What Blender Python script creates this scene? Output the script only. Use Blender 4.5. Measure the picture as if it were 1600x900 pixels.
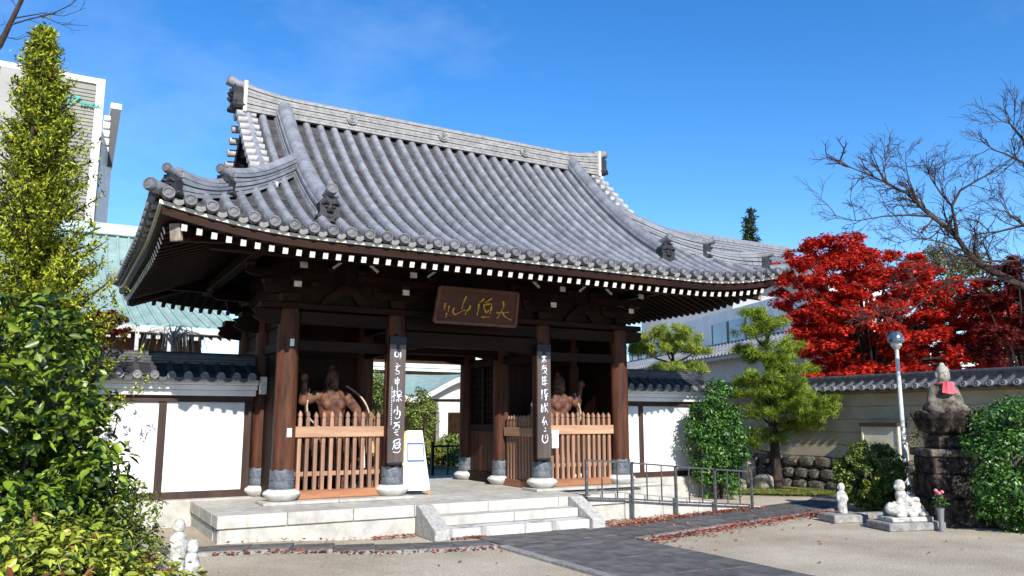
import bpy, bmesh, math, random
import numpy as np
from mathutils import Vector, Matrix
R = math.radians
for o in list(bpy.data.objects): bpy.data.objects.remove(o)
scn = bpy.context.scene
COL = scn.collection

# ------------------------------------------------------------------ camera
F, HY, VY, CH = 1245.0, 653.0, 80.0, 1.68
PITCH = math.atan((HY-450)/F); YAW = math.atan((800-VY)/math.hypot(F, HY-450))
cam = bpy.data.cameras.new('camera'); cam.lens = 36*F/1600; cam.sensor_width = 36; cam.sensor_fit = 'HORIZONTAL'
cam.clip_start = .1; cam.clip_end = 3000
camo = bpy.data.objects.new('camera', cam); COL.objects.link(camo)
camo.location = (0, 0, CH); camo.rotation_euler = (math.pi/2+PITCH, 0, -YAW)
scn.camera = camo
# ------------------------------------------------------------------ light
SUN_EL, SUN_AZ = 31.5, 11.0           # light travels SUN_AZ degrees to the right of +Y
world = bpy.data.worlds.new('World'); scn.world = world; world.use_nodes = True
nt = world.node_tree; nt.nodes.clear()
sky = nt.nodes.new('ShaderNodeTexSky'); sky.sky_type = 'NISHITA'; sky.sun_disc = False
sky.sun_elevation = R(SUN_EL); sky.sun_rotation = R(180+SUN_AZ)
sky.air_density = 1.0; sky.dust_density = .0; sky.ozone_density = 3.0
hs = nt.nodes.new('ShaderNodeHueSaturation'); hs.inputs['Saturation'].default_value = 1.33; hs.inputs['Hue'].default_value = .507; hs.inputs['Value'].default_value = 1.15
tc = nt.nodes.new('ShaderNodeTexCoord'); mp = nt.nodes.new('ShaderNodeMapping'); mp.inputs['Scale'].default_value = (1.6, 1.6, 3.2)
nz = nt.nodes.new('ShaderNodeTexNoise'); nz.inputs['Scale'].default_value = 1.5; nz.inputs['Detail'].default_value = 8; nz.inputs['Roughness'].default_value = .62
rp = nt.nodes.new('ShaderNodeValToRGB'); rp.color_ramp.elements[0].position = .5; rp.color_ramp.elements[1].position = .95
rp.color_ramp.elements[1].color = (.2, .2, .2, 1)
mx = nt.nodes.new('ShaderNodeMixRGB'); mx.inputs[2].default_value = (7.5, 8.2, 9.0, 1)
bg = nt.nodes.new('ShaderNodeBackground'); bg.inputs['Strength'].default_value = .13
wo = nt.nodes.new('ShaderNodeOutputWorld')
L = nt.links.new
L(sky.outputs[0], hs.inputs['Color']); L(tc.outputs['Generated'], mp.inputs[0]); L(mp.outputs[0], nz.inputs['Vector'])
L(nz.outputs['Fac'], rp.inputs[0]); L(rp.outputs[0], mx.inputs[0]); L(hs.outputs[0], mx.inputs[1]); L(mx.outputs[0], bg.inputs[0]); L(bg.outputs[0], wo.inputs[0])
sd = bpy.data.lights.new('sun', 'SUN'); sd.energy = 5.0; sd.angle = R(.5); sd.color = (1, .955, .88)
so = bpy.data.objects.new('sun', sd); COL.objects.link(so)
ld = Vector((math.sin(R(SUN_AZ))*math.cos(R(SUN_EL)), math.cos(R(SUN_AZ))*math.cos(R(SUN_EL)), -math.sin(R(SUN_EL))))
so.rotation_euler = ld.to_track_quat('-Z', 'Y').to_euler(); so.location = (-3, -10, 12)
scn.view_settings.view_transform = 'Standard'; scn.view_settings.look = 'None'
scn.view_settings.exposure = .54; scn.view_settings.gamma = 1
scn.render.engine = 'CYCLES'

# ------------------------------------------------------------------ pixel rays
_fw = np.array([math.sin(YAW)*math.cos(PITCH), math.cos(YAW)*math.cos(PITCH), math.sin(PITCH)])
_rt = np.array([math.cos(YAW), -math.sin(YAW), 0.]); _up = np.cross(_rt, _fw); _c = np.array([0, 0, CH])
def ray(x, y): return _fw+_rt*((x-800)/F)+_up*((450-y)/F)
def G(x, y, z=0.): d = ray(x, y); return _c+d*((z-CH)/d[2])           # pixel -> level z
def A(x, y, Y): d = ray(x, y); return _c+d*(Y/d[1])                   # pixel -> plane Y
def D(x, y, dep): return _c+ray(x, y)*dep                             # pixel -> distance along view
def foot(x, dep): p = D(x, 650, dep); return (p[0], p[1])

# ------------------------------------------------------------------ materials
MATS = {}
def mat(name, col, rough=.7, var=.12, scale=6., bump=.0, bscale=40., metal=0., spec=.4, col2=None, rnd=0., stretch=(1, 1, 1), coat=0, island=0., ramp=(.35, .65), trans=0., emit=None):
    if name in MATS: return MATS[name]
    m = bpy.data.materials.new(name); m.use_nodes = True; t = m.node_tree; N = t.nodes; l = t.links.new
    b = N['Principled BSDF']; b.inputs['Roughness'].default_value = rough; b.inputs['Metallic'].default_value = metal
    b.inputs['Specular IOR Level'].default_value = spec
    c = tuple(col)+(1,); 
    c2 = tuple(col2)+(1,) if col2 else tuple(min(1, x*(1-var*1.6)) for x in col)+(1,)
    tcn = N.new('ShaderNodeTexCoord'); mpn = N.new('ShaderNodeMapping'); mpn.inputs['Scale'].default_value = stretch
    l(tcn.outputs['Object'], mpn.inputs[0])
    n1 = N.new('ShaderNodeTexNoise'); n1.inputs['Scale'].default_value = scale; n1.inputs['Detail'].default_value = 6; n1.inputs['Roughness'].default_value = .65
    l(mpn.outputs[0], n1.inputs['Vector'])
    r = N.new('ShaderNodeValToRGB'); r.color_ramp.elements[0].position = ramp[0]; r.color_ramp.elements[1].position = ramp[1]
    r.color_ramp.elements[0].color = c2; r.color_ramp.elements[1].color = c
    fac = n1.outputs['Fac']
    if island:
        g = N.new('ShaderNodeNewGeometry'); ad = N.new('ShaderNodeMath'); ad.operation = 'MULTIPLY_ADD'
        ad.inputs[1].default_value = island; l(g.outputs['Random Per Island'], ad.inputs[0])
        mm = N.new('ShaderNodeMath'); mm.operation = 'MULTIPLY'; mm.inputs[1].default_value = 1-island; l(fac, mm.inputs[0]); l(mm.outputs[0], ad.inputs[2]); fac = ad.outputs[0]
    l(fac, r.inputs[0]); out = r.outputs[0]
    if rnd:
        oi = N.new('ShaderNodeObjectInfo'); h = N.new('ShaderNodeHueSaturation')
        mr = N.new('ShaderNodeMapRange'); mr.inputs[3].default_value = 1-rnd; mr.inputs[4].default_value = 1+rnd
        l(oi.outputs['Random'], mr.inputs[0]); l(mr.outputs[0], h.inputs['Value']); l(out, h.inputs['Color']); out = h.outputs[0]
    l(out, b.inputs['Base Color'])
    if bump:
        n2 = N.new('ShaderNodeTexNoise'); n2.inputs['Scale'].default_value = bscale; n2.inputs['Detail'].default_value = 5; l(mpn.outputs[0], n2.inputs['Vector'])
        bp = N.new('ShaderNodeBump'); bp.inputs['Strength'].default_value = bump; bp.inputs['Distance'].default_value = .02
        l(n2.outputs['Fac'], bp.inputs['Height']); l(bp.outputs[0], b.inputs['Normal'])
    if coat: b.inputs['Coat Weight'].default_value = coat
    if trans:
        tr = N.new('ShaderNodeBsdfTranslucent'); ms = N.new('ShaderNodeMixShader'); ms.inputs[0].default_value = trans
        l(out, tr.inputs[0]); l(b.outputs[0], ms.inputs[1]); l(tr.outputs[0], ms.inputs[2]); l(ms.outputs[0], N['Material Output'].inputs[0])
    m.use_backface_culling = False
    MATS[name] = m; return m
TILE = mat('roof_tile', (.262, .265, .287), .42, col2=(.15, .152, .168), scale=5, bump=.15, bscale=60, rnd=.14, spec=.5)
PAN = mat('pan_tile', (.075, .073, .072), .75, col2=(.018, .0178, .018), scale=14, bump=.25, bscale=60, island=.22)  # grime, plus the shadow lines beside the rolls, put into the dark colour
DISC = mat('eave_tile', (.17, .17, .18), .6, col2=(.075, .075, .08), scale=16, bump=.3, bscale=50, rnd=.22)
VERGE = mat('verge_tile', (.44, .43, .41), .6, col2=(.28, .27, .26), scale=9, bump=.3, bscale=50)
RIDGE = mat('ridge_tile', (.30, .29, .28), .6, col2=(.17, .165, .16), scale=9, bump=.3, bscale=50)
DARKT = mat('dark_tile', (.032, .0325, .036), .6, col2=(.014, .0142, .016), scale=16, bump=.3)
WALLT = mat('wall_tile', (.078, .079, .086), .5, col2=(.03, .0305, .034), scale=10, bump=.2, rnd=.2)
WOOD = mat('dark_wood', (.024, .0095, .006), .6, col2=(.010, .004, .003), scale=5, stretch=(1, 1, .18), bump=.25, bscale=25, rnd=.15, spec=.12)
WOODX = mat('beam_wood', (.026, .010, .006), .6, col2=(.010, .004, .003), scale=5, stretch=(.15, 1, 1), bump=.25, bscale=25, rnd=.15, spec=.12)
PILL = mat('pillar_wood', (.125, .046, .024), .6, col2=(.03, .011, .007), scale=6, stretch=(1, 1, .12), bump=.3, bscale=30, rnd=.1, spec=.2)
PICK = mat('picket_wood', (.38, .215, .135), .6, col2=(.19, .098, .06), scale=7, stretch=(1, 1, .15), bump=.2, bscale=40, rnd=.32)
RAILW = mat('rail_wood', (.46, .275, .165), .6, col2=(.28, .15, .085), scale=6, stretch=(.12, 1, 1), bump=.2, bscale=40, rnd=.1)
SILLW = mat('sill_wood', (.36, .155, .072), .6, col2=(.18, .068, .034), scale=6, stretch=(.12, 1, 1), bump=.2, bscale=40, rnd=.1)
WHITE = mat('white_paint', (.80, .79, .76), .6, col2=(.62, .60, .56), scale=12)
TIPW = mat('tip_paint', (.78, .75, .68), .7, col2=(.50, .46, .40), scale=20, rnd=.15)
PLAST = mat('plaster', (.82, .815, .80), .85, col2=(.70, .69, .665), scale=2.2, stretch=(1, 1, .4), bump=.08, bscale=60, spec=.1)
STONE = mat('pale_stone', (.53, .505, .455), .8, col2=(.36, .34, .30), scale=5, bump=.25, bscale=90, rnd=.08, spec=.2)
GRAN = mat('granite', (.50, .485, .45), .8, col2=(.27, .26, .24), scale=22, bump=.3, bscale=120, rnd=.12, spec=.2)
STAINED = mat('stained_stone', (.56, .55, .52), .8, col2=(.17, .15, .13), scale=4, stretch=(1, 1, .25), ramp=(.3, .52), bump=.3, bscale=90, rnd=.08, spec=.2)
PAVE = mat('paving', (.165, .158, .15), .8, col2=(.062, .06, .058), scale=3.2, bump=.4, bscale=70, rnd=.16, spec=.25)  # pale mottling in the colour stands in for sun patches on the path
KERB = mat('kerb_stone', (.33, .32, .30), .8, col2=(.18, .17, .16), scale=12, bump=.4, bscale=70, rnd=.15, spec=.2)
CUFF = mat('cuff_metal', (.17, .185, .21), .55, col2=(.07, .08, .095), scale=14, bump=.4, bscale=45, metal=.3, rnd=.08)
BOARD = mat('board_wood', (.11, .08, .068), .38, col2=(.045, .03, .026), scale=5, stretch=(1.4, 1, .1), bump=.15, bscale=30, spec=.6)
BLACK = mat('black_paint', (.014, .014, .016), .5, col2=(.008, .008, .009))
INK = mat('white_ink', (.80, .84, .92), .6, col2=(.55, .60, .70), scale=30)
GOLD = mat('gold_leaf', (.62, .36, .06), .35, col2=(.42, .22, .03), scale=30, metal=.5)
STEEL = mat('rail_steel', (.20, .20, .205), .45, col2=(.07, .07, .072), scale=20, metal=.6)
NIO = mat('guardian_wood', (.20, .085, .052), .65, col2=(.035, .012, .008), scale=7, bump=.4, bscale=30)
BARK = mat('bark', (.075, .055, .047), .9, col2=(.026, .019, .017), scale=14, stretch=(1, 1, .3), bump=.6, bscale=30, spec=.1)
PALEB = mat('pale_bark', (.46, .42, .37), .9, col2=(.22, .19, .165), scale=12, bump=.4)
COPPER = mat('copper_green', (.26, .36, .335), .65, col2=(.18, .265, .245), scale=2.5, rnd=.06)
BEIGE = mat('beige_cladding', (.26, .25, .22), .7, col2=(.225, .215, .19), scale=.3)
STATUE = mat('white_stone', (.56, .55, .51), .85, col2=(.15, .14, .115), scale=13, ramp=(.32, .58), bump=.6, bscale=45, spec=.15)
MOSSY = mat('mossy_stone', (.19, .168, .135), .9, col2=(.035, .027, .022), scale=6, ramp=(.38, .62), bump=.6, bscale=28, spec=.1)
DKSTONE = mat('dark_stone', (.105, .085, .072), .9, col2=(.016, .011, .0095), scale=7, ramp=(.42, .70), bump=.7, bscale=25, spec=.1)
def foliage(name, dark, light, trans=.25, rough=.5, spec=.35, ramp=(.2, .8)): return mat(name, light, rough, col2=dark, scale=2.2, island=.6, ramp=ramp, trans=trans, spec=spec)

# ------------------------------------------------------------------ mesh helpers
class MB:
    def __init__(s): s.v = []; s.f = []
    def add(s, vs, fs):
        n = len(s.v); s.v += [tuple(map(float, p)) for p in vs]; s.f += [tuple(i+n for i in q) for q in fs]; return s
    def hexa(s, p): return s.add(p, [(3, 2, 1, 0), (4, 5, 6, 7), (0, 1, 5, 4), (1, 2, 6, 5), (2, 3, 7, 6), (3, 0, 4, 7)])
    def box(s, x0, x1, y0, y1, z0, z1): return s.hexa([(x0, y0, z0), (x1, y0, z0), (x1, y1, z0), (x0, y1, z0), (x0, y0, z1), (x1, y0, z1), (x1, y1, z1), (x0, y1, z1)])
    def bar(s, a, b, w, h, up=(0, 0, 1)):          # box of w x h cross-section from a to b
        a, b = Vector(a), Vector(b); d = (b-a).normalized(); sd_ = d.cross(Vector(up)).normalized(); u = sd_.cross(d)
        q = []
        for p in (a, b):
            for i, j in ((-1, -1), (1, -1), (1, 1), (-1, 1)): q.append(p+sd_*(i*w/2)+u*(j*h/2))
        return s.add(q, [(0, 1, 2, 3), (7, 6, 5, 4), (4, 5, 1, 0), (5, 6, 2, 1), (6, 7, 3, 2), (7, 4, 0, 3)])
    def tube(s, pts, rad, n=8, cap=True):
        pts = [Vector(p) for p in pts]
        if not hasattr(rad, '__len__'): rad = [rad]*len(pts)
        base = len(s.v); ref = Vector((.31, .17, .93))
        for i, p in enumerate(pts):
            d = (pts[min(i+1, len(pts)-1)]-pts[max(i-1, 0)]).normalized()
            a = d.cross(ref)
            if a.length < 1e-3: a = d.cross(Vector((1, 0, 0)))
            a.normalize(); b = d.cross(a)
            for k in range(n):
                t = 2*math.pi*k/n; s.v.append(tuple(p+(a*math.cos(t)+b*math.sin(t))*rad[i]))
        for i in range(len(pts)-1):
            for k in range(n):
                o = base+i*n; s.f.append((o+k, o+(k+1) % n, o+n+(k+1) % n, o+n+k))
        if cap:
            s.f.append(tuple(base+k for k in range(n))[::-1]); s.f.append(tuple(base+(len(pts)-1)*n+k for k in range(n)))
        return s
    def lathe(s, prof, n=20, c=(0, 0, 0), cap=True, mod=None):
        base = len(s.v)
        for j, (r, z) in enumerate(prof):
            for k in range(n):
                t = 2*math.pi*k/n; rr, zz = (r, z) if mod is None else mod(r, z, t, j)
                s.v.append((c[0]+rr*math.cos(t), c[1]+rr*math.sin(t), c[2]+zz))
        for j in range(len(prof)-1):
            for k in range(n):
                o = base+j*n; s.f.append((o+k, o+(k+1) % n, o+n+(k+1) % n, o+n+k))
        if cap:
            s.f.append(tuple(base+k for k in range(n))[::-1]); s.f.append(tuple(base+(len(prof)-1)*n+k for k in range(n)))
        return s
    def extrude(s, outl, fn, d0, d1):              # outline (a,b) -> fn(a,b,d)
        n = len(outl); vs = [fn(a, b, d0) for a, b in outl]+[fn(a, b, d1) for a, b in outl]
        fs = [tuple(range(n))[::-1], tuple(range(n, 2*n))]+[(k, (k+1) % n, n+(k+1) % n, n+k) for k in range(n)]
        return s.add(vs, fs)
    def grid(s, fn, us, vs_):
        base = len(s.v)
        for u in us:
            for v in vs_: s.v.append(tuple(map(float, fn(u, v))))
        m = len(vs_)
        for i in range(len(us)-1):
            for j in range(m-1): s.f.append((base+i*m+j, base+(i+1)*m+j, base+(i+1)*m+j+1, base+i*m+j+1))
        return s
    def sphere(s, c, r, n=12, m=8, sq=(1, 1, 1)):
        return s.lathe([(r*math.sin(math.pi*(j+.02)/(m+.04)), -r*math.cos(math.pi*(j+.02)/(m+.04))) for j in range(m+1)], n, c, True, lambda a, b, t, j: (a*sq[0], b*sq[2]))
    def mesh(s, name, m, smooth=False, bevel=0, fix=True):
        me = bpy.data.meshes.new(name); me.from_pydata(s.v, [], s.f); me.materials.append(m)
        if fix or bevel:
            b = bmesh.new(); b.from_mesh(me)
            if bevel: bmesh.ops.bevel(b, geom=b.edges[:], offset=bevel, segments=1, affect='EDGES', clamp_overlap=True)
            bmesh.ops.recalc_face_normals(b, faces=b.faces); b.to_mesh(me); b.free()
        if smooth:
            me.polygons.foreach_set('use_smooth', [True]*len(me.polygons))
            if smooth != 'all':
                try: me.set_sharp_from_angle(angle=R(40))
                except Exception: pass
        me.update(); return me
def obj(name, me, parent=None, loc=(0, 0, 0), rot=(0, 0, 0), sc=(1, 1, 1), local=False):
    o = bpy.data.objects.new(name, me); COL.objects.link(o); o.location = loc; o.rotation_euler = rot; o.scale = sc
    if parent is not None:
        o.parent = parent
        if not local and parent.type == 'EMPTY':
            o.matrix_parent_inverse = (Matrix.Translation(parent.location) @ Matrix.Rotation(parent.rotation_euler.z, 4, 'Z')).inverted()
    return o
def tag(o, label=None, cat=None, group=None, kind=None):
    if label: o['label'] = label
    if cat: o['category'] = cat
    if group: o['group'] = group
    if kind: o['kind'] = kind
    return o
def root(name, loc, label, cat, group=None, rz=0):
    o = bpy.data.objects.new(name, None); COL.objects.link(o); o.location = loc; o.rotation_euler = (0, 0, rz); o.empty_display_size = .2
    return tag(o, label, cat, group)
def copy_tree(o, parent=None):
    c = o.copy(); COL.objects.link(c)
    if parent is not None: c.parent = parent
    for ch in list(o.children): copy_tree(ch, c)
    return c
def setloc(o, loc): o.location = loc
def np_mesh(name, V, F, m, smooth=False):
    k = len(V); nv = V.shape[1]; me = bpy.data.meshes.new(name)
    me.vertices.add(k*nv); me.vertices.foreach_set('co', V.reshape(-1).astype(np.float32))
    base = (np.arange(k)*nv)[:, None]; lp = []; tot = []
    Fa = np.concatenate([np.array(f) for f in F]); sizes = np.array([len(f) for f in F])
    loops = (base+Fa[None, :]).reshape(-1); tot = np.tile(sizes, k); start = np.concatenate([[0], np.cumsum(tot)[:-1]])
    me.loops.add(len(loops)); me.loops.foreach_set('vertex_index', loops.astype(np.int32))
    me.polygons.add(len(tot)); me.polygons.foreach_set('loop_start', start.astype(np.int32)); me.polygons.foreach_set('loop_total', tot.astype(np.int32))
    me.materials.append(m); me.update(); me.validate(); return me
def unit(a): return a/np.maximum(np.linalg.norm(a, axis=-1, keepdims=True), 1e-6)
def leaf_mesh(name, clumps, n, Ln, Wd, m, seed=0, up=.35, shape='leaf', shell=.55, outw=.6, jit=.7, rise=0., lvar=.5):
    """n leaves spread over clumps (cx,cy,cz,rx,ry,rz)"""
    rg = np.random.default_rng(seed); C = np.array(clumps, float)
    w = (C[:, 3]*C[:, 4]*C[:, 5])**(2/3.); w /= w.sum(); ix = rg.choice(len(C), n, p=w); c = C[ix]
    d = unit(rg.normal(size=(n, 3))); rr = shell+(1-shell)*rg.random((n, 1))**.7; rr *= .85+.3*rg.random((n, 1))
    p = c[:, :3]+d*rr*c[:, 3:]
    nrm = unit(d*outw+np.array([0, 0, up])+rg.normal(size=(n, 3))*jit*.5)
    t = rg.normal(size=(n, 3))+d*outw+np.array([0, 0, rise]); t = unit(t-nrm*np.sum(t*nrm, 1, keepdims=True)); s = np.cross(nrm, t)
    l = Ln*(1-lvar+2*lvar*rg.random((n, 1))); wd = Wd*(1-lvar+2*lvar*rg.random((n, 1)))/2
    if shape == 'leaf':
        V = np.stack([p, p+t*l*.3+s*wd*.85+nrm*wd*.35, p+t*l*.68+s*wd*.8+nrm*wd*.3, p+t*l-nrm*l*.08, p+t*l*.68-s*wd*.8+nrm*wd*.3, p+t*l*.3-s*wd*.85+nrm*wd*.35], 1); Fc = [(0, 1, 2, 3), (0, 3, 4, 5)]
    elif shape == 'star':
        V = np.stack([p, p+t*l*.45+s*wd, p+t*l*.55+s*wd*.3, p+t*l, p+t*l*.55-s*wd*.3, p+t*l*.45-s*wd], 1); Fc = [(0, 1, 2, 3, 4, 5)]
    elif shape == 'needle':
        V = np.stack([p-s*wd*.5, p+s*wd*.5, p+t*l+s*wd*.15, p+t*l-s*wd*.15], 1); Fc = [(0, 1, 2, 3)]
    else:
        V = np.stack([p, p+t*l*.5+s*wd, p+t*l, p+t*l*.5-s*wd], 1); Fc = [(0, 1, 2, 3)]
    return np_mesh(name, V, Fc, m)
def shell_clumps(c, r, k, cr, seed, zmin=-1., fill=.3, squash=1., top=1.):
    rg = np.random.default_rng(seed); out = []
    while len(out) < k:
        d = unit(rg.normal(size=3)); 
        if d[2] < zmin: continue
        q = (rg.random()**.33)*.8 if rg.random() < fill else .78+.22*rg.random()
        s = cr*(.65+.7*rg.random()); out.append((c[0]+d[0]*r[0]*q, c[1]+d[1]*r[1]*q, c[2]+d[2]*r[2]*q, s, s, s*squash))
    return out
def branch(mb, rg, p, d, ln, r, depth, spread=.6, seg=4, nch=3, droop=0., minr=.003, shrink=.62, wob=.16, ends=None, sides=5):
    pts = [Vector(p)]; d = Vector(d).normalized()
    for i in range(seg):
        d = (d+Vector(rg.normal(size=3))*wob+Vector((0, 0, droop))).normalized(); pts.append(pts[-1]+d*ln/seg)
    r1 = max(minr, r*.5)
    mb.tube(pts, [r+(r1-r)*i/seg for i in range(seg+1)], sides if r > .02 else 3, False)
    if ends is not None and depth <= 1: ends.append(tuple(pts[-1]))
    if depth <= 0: return
    for k in range(nch):
        t = .3+.7*(k+rg.random())/nch; i = min(seg-1, int(t*seg)); q = pts[i].lerp(pts[i+1], t*seg-i)
        nd = (d+Vector(unit(rg.normal(size=3)))*spread*1.3).normalized()
        branch(mb, rg, q, nd, ln*shrink*(.75+.5*rg.random()), max(minr, r*.55), depth-1, spread, seg, nch, droop, minr, shrink, wob, ends, sides)
def blob(name, caps, m, parent=None, voxel=.02, smooth=6, local=True, loc=(0, 0, 0)):
    """capsules (p,q,r1,r2) fused to one continuous skin"""
    mb = MB()
    for p, q, r1, r2 in caps:
        p, q = Vector(p), Vector(q); n = 4
        mb.sphere(p, r1, 10, 7); mb.sphere(q, r2, 10, 7); 
        if (q-p).length > 1e-4: mb.tube([p.lerp(q, i/n) for i in range(n+1)], [r1+(r2-r1)*i/n for i in range(n+1)], 10)
    o = obj(name, mb.mesh(name, m), parent, loc=loc, local=local)
    md = o.modifiers.new('fuse', 'REMESH'); md.mode = 'VOXEL'; md.voxel_size = voxel; md.use_smooth_shade = True
    ms = o.modifiers.new('soft', 'SMOOTH'); ms.iterations = smooth; ms.factor = .5
    return o
def struct(name, me): return tag(obj(name, me), kind='structure')
def chamfer_box(name, m, sx, sy, sz, b=.01): return MB().box(-sx/2, sx/2, -sy/2, sy/2, 0, sz).mesh(name, m, bevel=b)
random.seed(4)
#PART2
# ================================================================== ground, paths
def sstep(t): t = max(0., min(1., t)); return t*t*(3-2*t)
def gz(x, y): return .075*sstep((4.0-x)/1.6)*sstep((14-y)/1.)*sstep((y+4)/4)
def sand_material():
    m = bpy.data.materials.new('sand'); m.use_nodes = True; t = m.node_tree; N = t.nodes; l = t.links.new; b = N['Principled BSDF']
    b.inputs['Roughness'].default_value = .95; b.inputs['Specular IOR Level'].default_value = .1
    tcn = N.new('ShaderNodeTexCoord'); n1 = N.new('ShaderNodeTexNoise'); n1.inputs['Scale'].default_value = .9; n1.inputs['Detail'].default_value = 12; n1.inputs['Roughness'].default_value = .68
    n2 = N.new('ShaderNodeTexNoise'); n2.inputs['Scale'].default_value = 42; n2.inputs['Detail'].default_value = 4; n2.inputs['Roughness'].default_value = .7
    vo = N.new('ShaderNodeTexVoronoi'); vo.inputs['Scale'].default_value = 34
    r1 = N.new('ShaderNodeValToRGB'); r1.color_ramp.elements[0].position = .3; r1.color_ramp.elements[1].position = .7
    r1.color_ramp.elements[0].color = (.50, .425, .315, 1); r1.color_ramp.elements[1].color = (.72, .64, .51, 1)
    r2 = N.new('ShaderNodeValToRGB'); r2.color_ramp.elements[0].position = .36; r2.color_ramp.elements[1].position = .6
    r2.color_ramp.elements[0].color = (.52, .495, .455, 1); r2.color_ramp.elements[1].color = (1, 1, 1, 1)
    mu = N.new('ShaderNodeMixRGB'); mu.blend_type = 'MULTIPLY'; mu.inputs[0].default_value = .9
    for q in (n1, n2, vo): l(tcn.outputs['Object'], q.inputs['Vector'])
    l(n1.outputs['Fac'], r1.inputs[0]); l(n2.outputs['Fac'], r2.inputs[0]); l(r1.outputs[0], mu.inputs[1]); l(r2.outputs[0], mu.inputs[2])
    n3 = N.new('ShaderNodeTexNoise'); n3.inputs['Scale'].default_value = .28; n3.inputs['Detail'].default_value = 5; l(tcn.outputs['Object'], n3.inputs['Vector'])
    r3 = N.new('ShaderNodeValToRGB'); r3.color_ramp.elements[0].position = .38; r3.color_ramp.elements[1].position = .58; r3.color_ramp.elements[0].color = (.82, .80, .77, 1); r3.color_ramp.elements[1].color = (1, 1, 1, 1)
    m3 = N.new('ShaderNodeMixRGB'); m3.blend_type = 'MULTIPLY'; m3.inputs[0].default_value = 1; l(n3.outputs['Fac'], r3.inputs[0]); l(mu.outputs[0], m3.inputs[1]); l(r3.outputs[0], m3.inputs[2]); l(m3.outputs[0], b.inputs['Base Color'])
    bp = N.new('ShaderNodeBump'); bp.inputs['Strength'].default_value = 1.; bp.inputs['Distance'].default_value = .02
    l(n2.outputs['Fac'], bp.inputs['Height']); l(bp.outputs[0], b.inputs['Normal']); return m
SAND = sand_material()
xs = [-900, -300, -90, -30, -12]+list(np.arange(-8, 26, .5))+[32, 60, 140, 400, 900]
ys = [-900, -200, -60, -20]+list(np.arange(-8, 22, .5))+[28, 50, 120, 400, 1500]
struct('ground', MB().grid(lambda x, y: (x, y, gz(x, y)), xs, ys).mesh('ground', SAND, 'all'))
def quad_slab(name, q, z0, z1, m, parent, gap=.006, jz=.004):
    c = np.mean(q, 0); q = [c+(np.array(p)-c)*(1-gap/ max(.05, np.linalg.norm(np.array(p)-c))) for p in q]
    h = z1+random.uniform(-jz, jz)
    me = MB().hexa([(p[0]-c[0], p[1]-c[1], z0-h) for p in q]+[(p[0]-c[0], p[1]-c[1], random.uniform(-.0015, .0015)) for p in q]).mesh(name, m, bevel=.006)
    return obj(name, me, parent, loc=(c[0], c[1], h))
path = struct('stone_path', MB().add([(5.34, -5, .008), (7.2, -5, .008), (7.2, 9.55, .008), (5.34, 9.55, .008)], [(0, 1, 2, 3)]).mesh('stone_path', PAVE))
cw = (7.2-5.34)/3
for c in range(3):
    y = -5+[.0, .4, .15][c]; 
    while y < 9.4:
        ln = random.choice((.75, .9, 1.05)); y1 = min(y+ln, 9.52)
        if y1-y > .15: quad_slab('paving_slab', [(5.34+c*cw, y), (5.34+(c+1)*cw, y), (5.34+(c+1)*cw, y1), (5.34+c*cw, y1)], -.03, .026, PAVE, path)
        y = y1
y = -5.
while y < 9.5:
    y1 = min(9.52, y+1.2); quad_slab('kerb', [(5.2, y), (5.33, y), (5.33, y1), (5.2, y1)], -.03, .036, KERB, path); y = y1
# cross paths, left and right of the steps
def strip(name, lowa, lowb, upa, upb, n, m, kerbside=True):
    lowa, lowb, upa, upb = map(np.array, (lowa, lowb, upa, upb))
    z = [gz(*q)+.006 for q in (lowa, lowb, upb, upa)]
    p = struct(name, MB().add([(lowa[0], lowa[1], z[0]), (lowb[0], lowb[1], z[1]), (upb[0], upb[1], z[2]), (upa[0], upa[1], z[3])], [(0, 1, 2, 3)]).mesh(name, m))
    for k in range(n):
        a, b = k/n, (k+1)/n; q = [lowa+(lowb-lowa)*a, lowa+(lowb-lowa)*b, upa+(upb-upa)*b, upa+(upb-upa)*a]
        zz = gz(*np.mean(q, 0)); quad_slab('paving_slab', q, zz-.04, zz+.026, m, p)
        if kerbside:
            nn = np.array([(lowb-lowa)[1], -(lowb-lowa)[0]]); nn = nn/np.linalg.norm(nn)*.12
            quad_slab('kerb', [q[0]+nn, q[1]+nn, q[1]+nn*.06, q[0]+nn*.06], zz-.04, zz+.036, KERB, p)
    return p
PL = (G(333, 868, .06)[:2], G(775, 856)[:2], G(333, 858, .06)[:2], G(700, 848)[:2])
strip('left_path', PL[0]+(PL[0]-PL[1])*.35, PL[1], PL[2]+(PL[2]-PL[3])*.35, np.array((5.33, 10.05)), 9, PAVE)
PRr = (np.array((7.22, 9.2)), G(1290, 799)[:2], np.array((7.22, 10.22)), G(1262, 783)[:2])
strip('right_path', *PRr, 11, PAVE)
strip('landing_path', (5.34, 9.53), (7.2, 9.53), (5.34, 10.38), (7.2, 10.38), 3, PAVE, False)
e0, e1 = PRr[1], PRr[3]; strip('side_path', e0, e0+(e0-PRr[0])*.45+np.array((0, .7)), e1, e1+np.array((2.6, 1.6)), 5, PAVE, True)
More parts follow.
